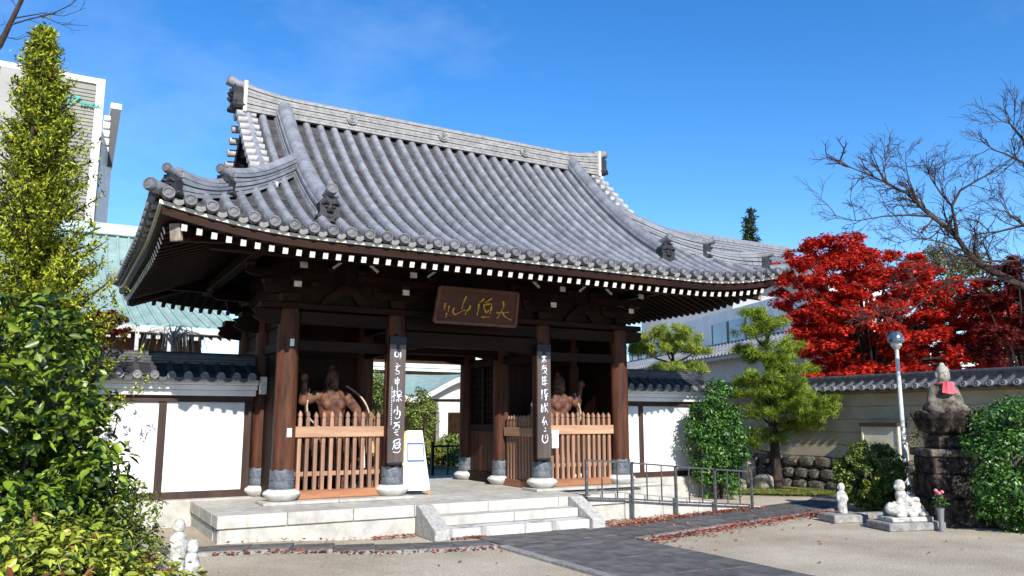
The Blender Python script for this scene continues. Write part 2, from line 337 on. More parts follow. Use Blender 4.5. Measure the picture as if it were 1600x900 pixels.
# ================================================================== stone platform
ZP = .43; PX0, PX1, PY0, PY1 = 1.95, 10.55, 11.05, 16.4
plat = root('stone_platform', (6.2, 13.7, 0), 'pale stone platform under the temple gate, with slabs and a low front face', 'platform')
obj('core', MB().box(PX0+.04, 8.5, PY0+.04, PY1, -.05, ZP-.03).box(8.5, PX1-.04, 12.05, PY1-.02, -.05, ZP-.03).mesh('core', STONE), plat)
def stones(name, x0, x1, w, y0, y1, z0, z1, m, off=0):
    x = x0; i = 0
    while x < x1-.05:
        ww = w*(1+random.uniform(-.08, .08)); ww = off if (i == 0 and off) else ww; e = min(x+ww, x1)
        if x1-e < .3: e = x1
        obj(name, chamfer_box(name, m, e-x-.008, y1-y0, z1-z0, .008), plat, loc=((x+e)/2, (y0+y1)/2, z0)); x = e; i += 1
stones('edge_slab', PX0, 4.68, .95, PY0, PY0+.42, ZP-.165, ZP, STONE); stones('edge_slab', 4.68, 8.5, 1.25, PY0, PY0+.42, ZP-.165, ZP, STONE)
stones('face_stone', PX0+.02, 4.68, 1.15, PY0+.05, PY0+.3, -.02, ZP-.185, GRAN, .75); stones('face_stone', 7.6, 8.6, .8, PY0+.05, PY0+.3, -.02, ZP-.185, GRAN)
y = PY0+.42
while y < PY1-.2:                                             # left edge slabs and the paving behind the front edge
    y1 = min(PY1, y+1.0); obj('edge_slab', chamfer_box('edge_slab', STONE, .42, y1-y-.008, .165, .008), plat, loc=(PX0+.21, (y+y1)/2, ZP-.165))
    x = PX0+.42
    while x < PX1-.1:
        x1 = min(PX1, x+.9)
        if not (x1 > 8.5 and y < 12.0): obj('paving_slab', chamfer_box('paving_slab', STONE, x1-x-.006, y1-y-.006, .05, .004), plat, loc=((x+x1)/2, (y+y1)/2, ZP-.052+random.uniform(-.002, .002)))
        x = x1
    obj('face_stone', chamfer_box('face_stone', GRAN, .25, y1-y-.008, ZP-.165, .008), plat, loc=(PX0+.15, (y+y1)/2, -.02)); y = y1
stones('plinth_strip', 2.72, 5.05, 1.2, 11.93, 12.45, ZP, ZP+.045, STONE); stones('plinth_strip', 7.3, 9.62, 1.2, 11.93, 12.45, ZP, ZP+.045, STONE)
# steps
st = root('stone_steps', (6.15, 10.7, 0), 'short flight of pale stone steps between low sloping cheek stones', 'steps')
for i, (y0, z1) in enumerate(((10.42, .143), (10.735, .286))):
    for a, b in ((4.95, 6.17), (6.17, 7.33)):
        obj('step', chamfer_box('step', STAINED if i == 0 else STONE, b-a-.006, 11.045-y0, z1-(0 if i == 0 else .148), .01), st, loc=((a+b)/2, (y0+11.045)/2, 0 if i == 0 else .148))
for x0 in (4.70, 7.345):
    outl = [(10.36, 0), (11.04, 0), (11.04, .44), (10.98, .44), (10.36, .145)]
    obj('cheek_stone', MB().extrude(outl, lambda a, b, d: (d, a, b), x0, x0+.24).mesh('cheek_stone', GRAN, bevel=.012), st)
# ramp with handrail
rm = root('stone_ramp', (10, 11.5, 0), 'stone ramp sloping down beside the platform behind the handrail', 'ramp')
def rz_(x): return .42-(x-8.52)*.395/3.3
x = 8.52
while x < 11.8:
    x1 = min(x+.82, 11.82); obj('ramp_slab', MB().hexa([(x, 11.07, -.02), (x1-.008, 11.07, -.02), (x1-.008, 12.03, -.02), (x, 12.03, -.02), (x, 11.07, rz_(x)), (x1-.008, 11.07, rz_(x1)), (x1-.008, 12.03, rz_(x1)), (x, 12.03, rz_(x))]).mesh('ramp_slab', STONE, bevel=.006), rm); x = x1
hr = root('handrail', (9.7, 11.0, 0), 'grey metal handrail with slim bars along the ramp', 'handrail')
PO = [A(916, 719, 10.98), A(987, 723, 10.98), A(1055, 729, 10.98), A(1116, 733, 10.98), A(1173, 737, 10.98)]
PB = [.43, 0, 0, 0, 0]
for p, b in zip(PO, PB): obj('post', MB().box(p[0]-.02, p[0]+.02, 10.96, 11.0, b, p[2]).mesh('post', STEEL), hr)
for i in range(4):
    a, b = PO[i], PO[i+1]
    obj('top_rail', MB().bar((a[0]-.02, 10.98, a[2]), (b[0]+.02, 10.98, b[2]), .04, .028).mesh('top_rail', STEEL), hr)
    la, lb = a[2]-.60, b[2]-.60
    obj('bottom_rail', MB().bar((a[0], 10.98, la), (b[0], 10.98, lb), .03, .025).mesh('bottom_rail', STEEL), hr)
    for t in (1/3, 2/3):
        x = a[0]+(b[0]-a[0])*t; obj('baluster', MB().box(x-.009, x+.009, 10.971, 10.989, la+(lb-la)*t, a[2]+(b[2]-a[2])*t).mesh('baluster', STEEL), hr)
obj('post_foot', MB().box(PO[0][0]-.05, PO[0][0]+.05, 10.95, 11.12, .43, .445).mesh('post_foot', STEEL), hr)

# ================================================================== the temple gate
XC, YR = 6.17, 13.67
HX, HYD = 5.30, 3.59                    # half width and half depth of the roof at the eaves
VG = 1.58                               # gable set back from the side eave
gate = root('temple_gate', (XC, YR, 0), 'large temple gate of dark timber under a grey curved tile roof', 'gate')
def prof(b): return 4.07+.47*b+.0885*b*b
def lift(e, b): return .25*max(0, 1-e/2.1)**2*max(0, 1-b/2.4)
SP = .252
def side_map(side):
    """(along, inward, z) -> world; along measured from the middle of that eave"""
    if side == 'f': return HX, (lambda a, b, z: (XC+a, YR-HYD+b, z))
    if side == 'b': return HX, (lambda a, b, z: (XC-a, YR+HYD-b, z))
    if side == 'l': return HYD, (lambda a, b, z: (XC-HX+b, YR-a, z))
    return HYD, (lambda a, b, z: (XC+HX-b, YR+a, z))
def bmax(side, a, half):
    e = half-abs(a)
    if side in 'fb': return HYD if e >= VG+.02 else max(.0, e)
    return min(e, VG+.12)
def roof_pt(side, a, b, dz=0):
    half, mp_ = side_map(side); return mp_(a, b, prof(b)+lift(half-abs(a), b)+dz)
roof = obj('roof', MB().box(XC-3.4, XC+3.4, YR-.25, YR+.25, 5.9, 6.3).mesh('roof', WOODX), gate)
def roll_mesh(side, a, b1, r=.061, dz=.05):
    n = max(2, int(b1/.13)); mb = MB(); base = 0; half, mp_ = side_map(side); k = 9; rows = []
    bs = [b1*i/n for i in range(n+1)]
    sidev = Vector(mp_(1, 0, 0))-Vector(mp_(0, 0, 0))
    for i, b in enumerate(bs):
        p = Vector(roof_pt(side, a, b, dz)); q = Vector(roof_pt(side, a, b+.01, dz)); t = (q-p).normalized(); nn = sidev.cross(t)
        if nn.z < 0: nn = -nn
        for rr in ((1.05,) if i == 0 else (.95,) if i == n else ((.965, 1.05) if i % 2 == 0 else (1.005,))):
            rows.append([p+sidev*(r*rr*math.cos(math.pi*j/(k-1)))+nn*(r*rr*math.sin(math.pi*j/(k-1)))-(nn*.03 if j in (0, k-1) else nn*0) for j in range(k)])
    for rw in rows: mb.v += [tuple(x) for x in rw]
    for i in range(len(rows)-1):
        for j in range(k-1): mb.f.append((i*k+j, i*k+j+1, (i+1)*k+j+1, (i+1)*k+j))
    mb.f.append(tuple(range(k)))
    return mb.mesh('tile_roll', TILE, True)
disc_me = MB().lathe([(.0, .052), (.012, .052), (.03, .045), (.044, .040), (.052, .040), (.055, .056), (.072, .056), (.074, .05), (.074, -.03), (.0, -.03)], 18, cap=False).mesh('eave_disc', DISC, True)
n_ = 8
pan_v = MB(); 
for sgn in (0, 1):
    pass
crl = [(-.066+.132*i/8, -.022*math.cos(math.pi*(i/8-.5))) for i in range(9)]
outl = crl+[(x, z-.052-.012*math.cos(math.pi*(i/8-.5))) for i, (x, z) in list(enumerate(crl))[::-1]]
pan_me = MB().extrude(outl, lambda a, b, d: (a, d, b), -.02, .09).mesh('eave_pan_tile', RIDGE, bevel=.004)
ROTZ = {'f': 0, 'b': math.pi, 'l': -math.pi/2, 'r': math.pi/2}
for side in 'flrb':
    half, mp_ = side_map(side); na = int(half/SP)
    al = [(i+.5)*SP for i in range(-na-1, na+1) if abs((i+.5)*SP) < half-.1]
    for a in al:
        bm_ = bmax(side, a, half)
        if side == 'b': bm_ = min(bm_, .6)
        if bm_ > .15: obj('tile_roll', roll_mesh(side, a, bm_), roof)
        p = roof_pt(side, a, -.015, .045); sl = math.atan(.47)
        obj('eave_disc', disc_me, roof, loc=p, rot=(math.pi/2-.15 if side in 'fblr' else 0, 0, ROTZ[side]))
    for i in range(len(al)-1):
        a = (al[i]+al[i+1])/2; p = roof_pt(side, a, .0, .03)
        obj('eave_pan_tile', pan_me, roof, loc=p, rot=(.25, 0, ROTZ[side]))
    # pan courses between the rolls
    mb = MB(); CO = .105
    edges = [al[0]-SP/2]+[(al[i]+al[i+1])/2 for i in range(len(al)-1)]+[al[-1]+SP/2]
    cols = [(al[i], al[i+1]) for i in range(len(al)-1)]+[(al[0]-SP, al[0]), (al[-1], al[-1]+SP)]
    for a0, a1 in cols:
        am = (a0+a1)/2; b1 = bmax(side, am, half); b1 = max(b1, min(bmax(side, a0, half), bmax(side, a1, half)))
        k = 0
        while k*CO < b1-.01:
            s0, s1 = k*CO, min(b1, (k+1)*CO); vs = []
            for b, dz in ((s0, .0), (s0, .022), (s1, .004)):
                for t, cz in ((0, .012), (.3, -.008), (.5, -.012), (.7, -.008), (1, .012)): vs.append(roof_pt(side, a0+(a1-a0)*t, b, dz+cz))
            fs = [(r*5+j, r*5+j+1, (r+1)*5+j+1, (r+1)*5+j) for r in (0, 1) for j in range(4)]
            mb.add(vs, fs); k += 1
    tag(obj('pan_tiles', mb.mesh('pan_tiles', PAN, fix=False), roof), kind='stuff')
    # eave timbers that follow the curve
    sa = np.linspace(-half, half, 41)
    def sweep(name, m, prof4, parent=gate, inset=True):
        mb = MB(); N4 = len(prof4)
        for a in sa:
            for b, z in prof4:
                aa = max(-half+b, min(half-b, a)); mb.v.append(mp_(aa, b, z+lift(half-abs(aa), 0)))
        for i in range(len(sa)-1):
            for j in range(N4): mb.f.append((i*N4+j, i*N4+(j+1) % N4, (i+1)*N4+(j+1) % N4, (i+1)*N4+j))
        mb.f.append(tuple(range(N4))); mb.f.append(tuple((len(sa)-1)*N4+j for j in range(N4)))
        return obj(name, mb.mesh(name, m), parent)
    sweep('eave_fillet', TIPW, [(.05, 3.985), (.16, 3.985), (.16, 4.03), (.05, 4.03)])
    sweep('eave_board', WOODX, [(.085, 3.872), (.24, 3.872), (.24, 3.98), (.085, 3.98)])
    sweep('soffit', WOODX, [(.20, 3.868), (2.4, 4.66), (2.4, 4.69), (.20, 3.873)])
# rafters with white painted ends
sl = math.atan(.36); RL = 2.15
raf_me = MB().box(-.033, .033, 0, 1, -.04, .04).mesh('rafter', WOODX)
tip_me = MB().box(-.034, .034, -.006, 0, -.041, .041).mesh('rafter_tip', TIPW)
for side in 'flrb':
    half, mp_ = side_map(side); n = int((half-.24)/.1765)
    for i in range(-n, n+1):
        a = i*.1765; e = half-abs(a); ln = min(RL, (e-.14)/math.cos(sl))
        if ln < .12: continue
        p = mp_(a, .16, 3.806+lift(e, 0))
        o = obj('rafter', raf_me, gate, loc=p, rot=(sl, 0, ROTZ[side]), sc=(1, ln, 1))
        t = obj('rafter_tip', tip_me, gate, loc=p, rot=(sl, 0, ROTZ[side]))
for sx in (-1, 1):
    for sy in (-1, 1):
        c = Vector((XC+sx*HX, YR+sy*HYD, 0)); dr = Vector((-sx, -sy, 0)).normalized()
        a = c+dr*.38+Vector((0, 0, 3.93)); b = c+dr*3.0+Vector((0, 0, 4.42))
        h = obj('hip_rafter', MB().bar(a, b, .15, .22).mesh('hip_rafter', WOODX, bevel=.01), gate)
        d = (b-a).normalized(); obj('hip_rafter_cap', MB().bar(a-d*.012, a+d*.05, .155, .225).mesh('hip_rafter_cap', mat('weathered_tip', (.36, .31, .24), .8, col2=(.16, .12, .09), scale=14), bevel=.012), h)
# --- ridges
def layered(name, pts, hw0, hw1, h, layers, m, parent, capr=.075, hfun=None):
    """stack of flat ridge tiles along pts (list of Vector at the ridge foot) with a round cap"""
    out = []
    pts = [Vector(p) for p in pts]; n = len(pts)
    sv = []
    for i in range(n):
        d = pts[min(n-1, i+1)]-pts[max(0, i-1)]; s = Vector((d.y, -d.x, 0)).normalized(); sv.append(s)
    hs_ = [h*(hfun(i/(n-1)) if hfun else 1) for i in range(n)]
    for k in range(layers):
        t0, t1 = k/layers, (k+.80)/layers; w = hw0+(hw1-hw0)*k/layers+(.014 if k % 2 == 0 else 0)
        mb = MB()
        for i in range(n):
            for s, t in ((-w, t0), (w, t0), (w*.97, t1), (-w*.97, t1)): mb.v.append(tuple(pts[i]+sv[i]*s+Vector((0, 0, hs_[i]*t))))
        for i in range(n-1):
            for j in range(4): mb.f.append((i*4+j, i*4+(j+1) % 4, (i+1)*4+(j+1) % 4, (i+1)*4+j))
        mb.f += [(3, 2, 1, 0), tuple((n-1)*4+j for j in range(4))]
        out.append(obj('ridge_course', mb.mesh('ridge_course', m), parent))
    # inner mass so that the joints read as dark grooves
    mb = MB()
    for i in range(n):
        for s, t in ((-hw1*.82, 0), (hw1*.82, 0), (hw1*.82, .99), (-hw1*.82, .99)): mb.v.append(tuple(pts[i]+sv[i]*s+Vector((0, 0, hs_[i]*t))))
    for i in range(n-1):
        for j in range(4): mb.f.append((i*4+j, i*4+(j+1) % 4, (i+1)*4+(j+1) % 4, (i+1)*4+j))
    mb.f += [(3, 2, 1, 0), tuple((n-1)*4+j for j in range(4))]
    obj('ridge_core', mb.mesh('ridge_core', DARKT), parent)
    top = [pts[i]+Vector((0, 0, hs_[i]-.01)) for i in range(n)]
    obj('ridge_cap', MB().tube(top, capr, 12).mesh('ridge_cap', m, True), parent)
    return top
def demon_tile(name, p, yaw, s=1., m=DARKT, parent=roof):
    """ridge end tile: horned plate, brow, curls and the round bird-perch tile above"""
    mb = MB(); o = [(-.15, 0), (-.18, .04), (-.165, .09), (-.14, .12), (-.145, .22), (-.155, .26), (-.12, .30), (-.07, .36), (.07, .36), (.12, .30), (.155, .26), (.145, .22), (.14, .12), (.165, .09), (.18, .04), (.15, 0)]
    mb.extrude(o, lambda a, b, d: (a*s, d*s, b*s), -.09, .08)
    for x in (-.06, .06): mb.tube([(x*.4*s, -.10*s, .25*s), (x*1.2*s, -.12*s, .27*s), (x*2.0*s, -.09*s, .24*s)], [.022*s, .03*s, .02*s], 7); mb.sphere((x*.9*s, -.095*s, .205*s), .026*s, 8, 6); mb.tube([(x*1.2*s, -.09*s, .05*s), (x*2.2*s, -.10*s, .03*s), (x*2.9*s, -.06*s, .07*s), (x*2.5*s, -.05*s, .11*s)], [.03*s, .034*s, .026*s, .014*s], 7); mb.tube([(x*.9*s, -.07*s, .32*s), (x*1.5*s, -.08*s, .345*s), (x*1.9*s, -.06*s, .37*s)], [.024*s, .018*s, .008*s], 6)
    mb.tube([(-.03*s, -.10*s, .14*s), (0, -.125*s, .16*s), (.03*s, -.10*s, .14*s)], [.028*s, .036*s, .028*s], 7); mb.tube([(-.09*s, -.06*s, .08*s), (0, -.085*s, .06*s), (.09*s, -.06*s, .08*s)], .022*s, 6)
    q = obj(name, mb.mesh(name, m, True), parent, loc=p, rot=(0, 0, yaw))
    c = MB().tube([(0, .12*s, .40*s), (0, -.02*s, .41*s), (0, -.14*s, .45*s)], [.07*s, .074*s, .082*s], 14).mesh('perch_tile', TILE, True)
    obj('perch_tile', c, q); d = obj('perch_disc', disc_me, q, loc=(0, -.142*s, .451*s), rot=(math.pi/2-.28, 0, 0), sc=(1.08*s, 1.08*s, .5)); return q
# main ridge
rx = np.linspace(-3.72, 3.72, 33)
def rtop(t): x = abs(-3.72+7.44*t); return 1+.30*max(0, (x-2.75)/.97)**2
pts = [(XC+x, YR, 6.86) for x in rx]
layered('ridge', pts, .175, .125, .39, 7, RIDGE, roof, .07, rtop)
for sx in (-1, 1):
    x0 = XC+sx*3.72
    obj('ridge_end_board', MB().box(x0-.03, x0+.03, YR-.20, YR+.20, 6.84, 7.40).mesh('ridge_end_board', TIPW, bevel=.008), roof)
    demon_tile('demon_tile', (x0+sx*.09, YR, 6.90), sx*math.pi/2, 1.15)
for x in (-1.83, 0, 1.83):                                    # crests on the ridge
    c = obj('crest', MB().lathe([(.0, 0), (.10, 0), (.10, .022), (.083, .022), (.08, .01), (0, .01)], 24, cap=False).mesh('crest', RIDGE, True), roof, loc=(XC+x, YR-.172, 7.06), rot=(math.pi/2-.12, 0, 0))
    mb = MB(); arc = [(.058*math.cos(t), .058*math.sin(t)-.005, .02) for t in np.linspace(-2.9, -.25, 9)]
    mb.tube(arc, [.006, .012, .016, .018, .019, .018, .016, .012, .006], 6); mb.tube([(0, -.02, .02), (0, .065, .02)], .011, 6); mb.tube([(-.025, .0, .02), (-.025, .045, .02)], .007, 6); mb.tube([(.025, .0, .02), (.025, .045, .02)], .007, 6)
    obj('crest_emblem', mb.mesh('crest_emblem', DISC, True), c)
# descending ridges (front pair shows; the rear pair closes the roof)
for sx in (-1, 1):
    xd = sx*3.04
    for sy in (-1, 1):
        sd_ = 'f' if sy < 0 else 'b'
        bs = np.linspace(3.50, .62, 15)
        P_ = [Vector(roof_pt(sd_, xd if sd_ == 'f' else -xd, b, -.01)) for b in bs]
        layered('descending_ridge', P_, .155, .13, .29, 5, TILE, roof, .125, lambda t: 1-.12*t)
        demon_tile('demon_tile', P_[-1]+Vector((0, sy*.04, -.02)), 0 if sy < 0 else math.pi, 1.0)
# corner ridges in two steps
for sx in (-1, 1):
    for sy in (-1, 1):
        def hp(t, dz=0):
            z = prof(t)+lift(t, t)+dz; return Vector((XC+sx*(HX-t), YR+sy*(HYD-t), z))
        yw = math.atan2(sx, -sy)                                  # faces outward along the hip
        up_ = [hp(t) for t in np.linspace(2.15, .98, 10)]
        layered('corner_ridge', up_, .125, .11, .26, 5, TILE, roof, .085, lambda t: 1+.30*max(0, (t-.45)/.55)**2)
        demon_tile('demon_tile', up_[-1]+Vector((sx*.05, sy*.05, -.03)), yw, .82)
        lo_ = [hp(t) for t in np.linspace(.93, .24, 8)]
        layered('corner_ridge', lo_, .115, .10, .20, 4, TILE, roof, .075, lambda t: 1+.65*max(0, (t-.2)/.8)**1.6)
        demon_tile('demon_tile', lo_[-1]+Vector((sx*.05, sy*.05, -.02)), yw, .76)
        obj('corner_tile', MB().tube([hp(.5, .03), hp(.2, .04), hp(-.06, .09)], [.07, .075, .082], 14).mesh('corner_tile', TILE, True), roof)
        q = hp(-.075, .094); obj('eave_disc', disc_me, roof, loc=q, rot=(math.pi/2-.3, 0, yw), sc=(1.12, 1.12, .6))
# gables: board, verge tiles, barge boards
for sx in (-1, 1):
    xg = XC+sx*(HX-VG)                                        # verge line
    bs = np.linspace(VG-.1, HYD-.05, 10)
    outl = [(-(HYD-b), prof(b)-.06) for b in bs]+[((HYD-b), prof(b)-.06) for b in bs[::-1]]
    obj('gable_board', MB().extrude(outl, lambda a, z, d: (d, YR+a, z), xg-sx*.24, xg-sx*.20).mesh('gable_board', WOOD), gate)
    for sy in (-1, 1):
        mb = MB(); pr = []
        for b in bs:
            y = YR+sy*(HYD-b); z = prof(b); pr.append([(xg-sx*.06, y, z-.30), (xg-sx*.01, y, z-.30), (xg-sx*.01, y, z-.07), (xg-sx*.06, y, z-.07)])
        for q in pr: mb.v += q
        for i in range(len(pr)-1):
            for j in range(4): mb.f.append((i*4+j, i*4+(j+1) % 4, (i+1)*4+(j+1) % 4, (i+1)*4+j))
        obj('barge_board', mb.mesh('barge_board', WOOD), gate)
        s = 0; b = HYD-.10
        while b > VG-.02:
            y = YR+sy*(HYD-b); z = prof(b)+.035
            obj('verge_tile', MB().tube([(xg+sx*.12, y, z-.012), (xg+sx*.0, y, z), (xg-sx*.20, y, z+.012)], [.068, .066, .06], 12).mesh('verge_tile', VERGE, True), roof)
            b -= .235/math.sqrt(1+(.47+.177*b)**2)
        # plain curved tiles between the verge and the descending ridge
# --- pillars
PXs = [XC-3.13, XC-1.40, XC+1.40, XC+3.13]; PYs = [12.2, YR, 15.14]
PR = .165
cuff_me = MB().lathe([(PR+.012, .0), (PR+.014, .03), (PR+.022, .032), (PR+.022, .05), (PR+.014, .052), (PR+.014, .13), (PR+.022, .132), (PR+.022, .15), (PR+.014, .152), (PR+.014, .25), (PR+.012, .30)], 36, (0, 0, 0), False, lambda r, z, t, j: (r, z-(.03*abs(math.sin(t*4)) if j == 10 else 0))).mesh('metal_cuff', CUFF, True)
base_me = MB().lathe([(.17, 0), (.20, .015), (.265, .08), (.275, .105), (.255, .135), (.20, .165), (.17, .17)], 28).mesh('base_stone', mat('base_white', (.62, .605, .57), .8, col2=(.47, .455, .42), scale=7, bump=.2, spec=.2), True)
pil_me = MB().lathe([(PR, 0), (PR, 1.6), (PR*.97, 2.5), (PR*.94, 2.66), (PR*.85, 2.72)], 24).mesh('pillar', PILL, True)
for i, x in enumerate(PXs):
    for j, y in enumerate(PYs):
        zb = ZP+(.045 if j == 0 else 0)
        p = obj('pillar', pil_me, gate, loc=(x, y, zb+.165), sc=(1, 1, (3.32-zb-.165)/2.72))
        obj('metal_cuff', cuff_me, gate, loc=(x, y, zb+.168)); obj('base_stone', base_me, gate, loc=(x, y, zb))
# --- beams
def beam(name, x0, x1, y, z0, z1, w=.13, m=WOODX, b=.012): return obj(name, MB().box(x0, x1, y-w/2, y+w/2, z0, z1).mesh(name, m, bevel=b), gate)
for y in PYs:
    for a, b in zip(PXs[:-1], PXs[1:]):
        beam('tie_beam', a+PR*.9, b-PR*.9, y, 3.10, 3.30, .15)
        if b-a < 2: beam('lower_beam', a+PR*.9, b-PR*.9, y, 2.70, 2.86, .13)
        else:
            outl = [(a+.12, 2.78), (a+.35, 2.80), (a+.55, 2.84), (b-.55, 2.84), (b-.35, 2.80), (b-.12, 2.78), (b-.12, 3.08), (a+.12, 3.08)]
            obj('rainbow_beam', MB().extrude(outl, lambda p, q, d: (p, d, q), y-.09, y+.09).mesh('rainbow_beam', WOODX, bevel=.012), gate)
    beam('wall_plate', PXs[0]-.45, PXs[-1]+.45, y, 3.325, 3.42, .30)
for x in PXs:
    for a, b in zip(PYs[:-1], PYs[1:]):
        obj('tie_beam', MB().box(x-.07, x+.07, a+PR*.9, b-PR*.9, 3.10, 3.30).mesh('tie_beam', WOOD, bevel=.012), gate)
        obj('lower_beam', MB().box(x-.06, x+.06, a+PR*.9, b-PR*.9, 2.70, 2.86).mesh('lower_beam', WOOD, bevel=.012), gate)
for x in (PXs[0], PXs[-1]): obj('wall_plate', MB().box(x-.15, x+.15, 12.36, 14.98, 3.325, 3.42).mesh('wall_plate', WOOD, bevel=.01), gate)
for s, x in ((-1, PXs[0]), (1, PXs[-1])):                       # carved beam noses
    o_ = [(0, 0), (.28, .03), (.40, .10), (.36, .17), (.42, .22), (.30, .24), (0, .24)]
    for y in PYs: obj('beam_nose', MB().extrude(o_, lambda a, b, d: (x+s*(a+.14), d, 3.08+b), y-.06, y+.06).mesh('beam_nose', WOODX, bevel=.01), gate)
# bracket sets
arm = [(0, .0), (.07, .035), (.11, .09), (.11, .13), (-.02, .13)]
def brackets(x, y, sy):
    obj('bearing_block', MB().hexa([(x-.11, y-.11, 3.422), (x+.11, y-.11, 3.422), (x+.11, y+.11, 3.422), (x-.11, y+.11, 3.422), (x-.16, y-.16, 3.56), (x+.16, y-.16, 3.56), (x+.16, y+.16, 3.56), (x-.16, y+.16, 3.56)]).mesh('bearing_block', WOOD, bevel=.008), gate)
    for lv, (z, ln) in enumerate(((3.562, .42), (3.80, .72))):
        o_ = [(-ln, .05), (-ln*.8, 0), (ln*.8, 0), (ln, .05), (ln, .13), (-ln, .13)]
        obj('bracket_arm', MB().extrude(o_, lambda a, b, d: (x+a*.95, d, z+b), y-.055, y+.055).mesh('bracket_arm', WOODX, bevel=.006), gate)
        o2 = [(.05, .0), (-ln*.75, 0), (-ln, .05), (-ln, .13), (.05, .13)]
        a2 = obj('bracket_arm', MB().extrude(o2, lambda a, b, d: (x+d, y-sy*a*-1 if sy < 0 else y-a, z+.004+b), -.052, .052).mesh('bracket_arm', WOOD, bevel=.006), gate)
        ye = y+sy*ln
        obj('bracket_tip', MB().box(x-.056, x+.056, min(ye, ye+sy*.008), max(ye, ye+sy*.008), z+.052, z+.138).mesh('bracket_tip', TIPW), a2)
        for dx in (-ln*.85, ln*.85):
            obj('small_block', MB().hexa([(x+dx-.05, y-.05, z+.132), (x+dx+.05, y-.05, z+.132), (x+dx+.05, y+.05, z+.132), (x+dx-.05, y+.05, z+.132), (x+dx-.075, y-.075, z+.20), (x+dx+.075, y-.075, z+.20), (x+dx+.075, y+.075, z+.20), (x+dx-.075, y+.075, z+.20)]).mesh('small_block', WOOD), gate)
        yb = y+sy*ln*.86
        obj('small_block', MB().hexa([(x-.05, yb-.05, z+.14), (x+.05, yb-.05, z+.14), (x+.05, yb+.05, z+.14), (x-.05, yb+.05, z+.14), (x-.075, yb-.075, z+.205), (x+.075, yb-.075, z+.205), (x+.075, yb+.075, z+.205), (x-.075, yb+.075, z+.205)]).mesh('small_block', WOOD), gate)
for x in PXs: brackets(x, 12.2, -1); brackets(x, 15.14, 1)
for y, yy in ((11.58, 1), (15.76, -1)): beam('eave_purlin', PXs[0]-1.3, PXs[-1]+1.3, y, 4.012, 4.20, .16)
for x in (PXs[0]-.62, PXs[-1]+.62): obj('eave_purlin', MB().box(x-.08, x+.08, 10.9, 16.4, 4.022, 4.19).mesh('eave_purlin', WOOD, bevel=.01), gate)
# board walls above the beams, frog-leg struts with pale edges
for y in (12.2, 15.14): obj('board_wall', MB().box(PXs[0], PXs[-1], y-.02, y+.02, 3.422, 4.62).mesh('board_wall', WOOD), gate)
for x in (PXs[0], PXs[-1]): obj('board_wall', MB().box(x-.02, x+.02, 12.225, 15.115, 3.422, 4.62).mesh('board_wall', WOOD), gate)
for a, b in zip(PXs[:-1], PXs[1:]):
    xm = (a+b)/2
    if b-a < 2:
        outl = [(-.42, 0), (-.36, .10), (-.16, .26), (-.10, .34), (.10, .34), (.16, .26), (.36, .10), (.42, 0), (.22, 0), (.08, .16), (-.08, .16), (-.22, 0)]
        st_ = obj('frog_leg_strut', MB().extrude(outl, lambda p, q, d: (xm+p, d, 3.424+q), 12.11, 12.178).mesh('frog_leg_strut', WOODX, bevel=.006), gate)
    for s in (-1, 1):
        off = .30 if b-a < 2 else 1.0
        obj('strut_edge', MB().bar((xm+s*(off-.07), 11.70, 4.03), (xm+s*(off+.06), 11.70, 3.93), .03, .035).mesh('strut_edge', TIPW), gate)
        obj('strut', MB().bar((xm+s*(off-.07), 12.18, 4.07), (xm+s*(off-.005), 11.72, 3.985), .06, .10).mesh('strut', WOOD), gate)
# ceiling, rear walls of the statue bays, outer side walls
nb = 14
for i in range(nb):
    x0 = PXs[0]+.02+(PXs[-1]-PXs[0]-.04)*i/nb; x1 = PXs[0]+.02+(PXs[-1]-PXs[0]-.04)*(i+1)/nb
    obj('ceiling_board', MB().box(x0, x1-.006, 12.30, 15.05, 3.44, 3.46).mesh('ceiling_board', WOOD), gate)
for a, b in ((PXs[0], PXs[1]), (PXs[2], PXs[3])):
    n = 8; w = (b-a-2*PR*.95)/n
    for i in range(n):
        x0 = a+PR*.95+i*w; obj('wall_board', MB().box(x0, x0+w-.005, YR-.02, YR+.02+.004*(i % 2), ZP+.02, 3.1).mesh('wall_board', WOOD), gate)
for x in (PXs[0], PXs[3]):
    for j in (0, 1):
        n = 6; a, b = PYs[j]+PR*.95, PYs[j+1]-PR*.95; w = (b-a)/n
        for i in range(n): obj('wall_board', MB().box(x-.02, x+.02+.004*(i % 2), a+i*w, a+(i+1)*w-.005, ZP+.02, 3.1).mesh('wall_board', WOOD), gate)
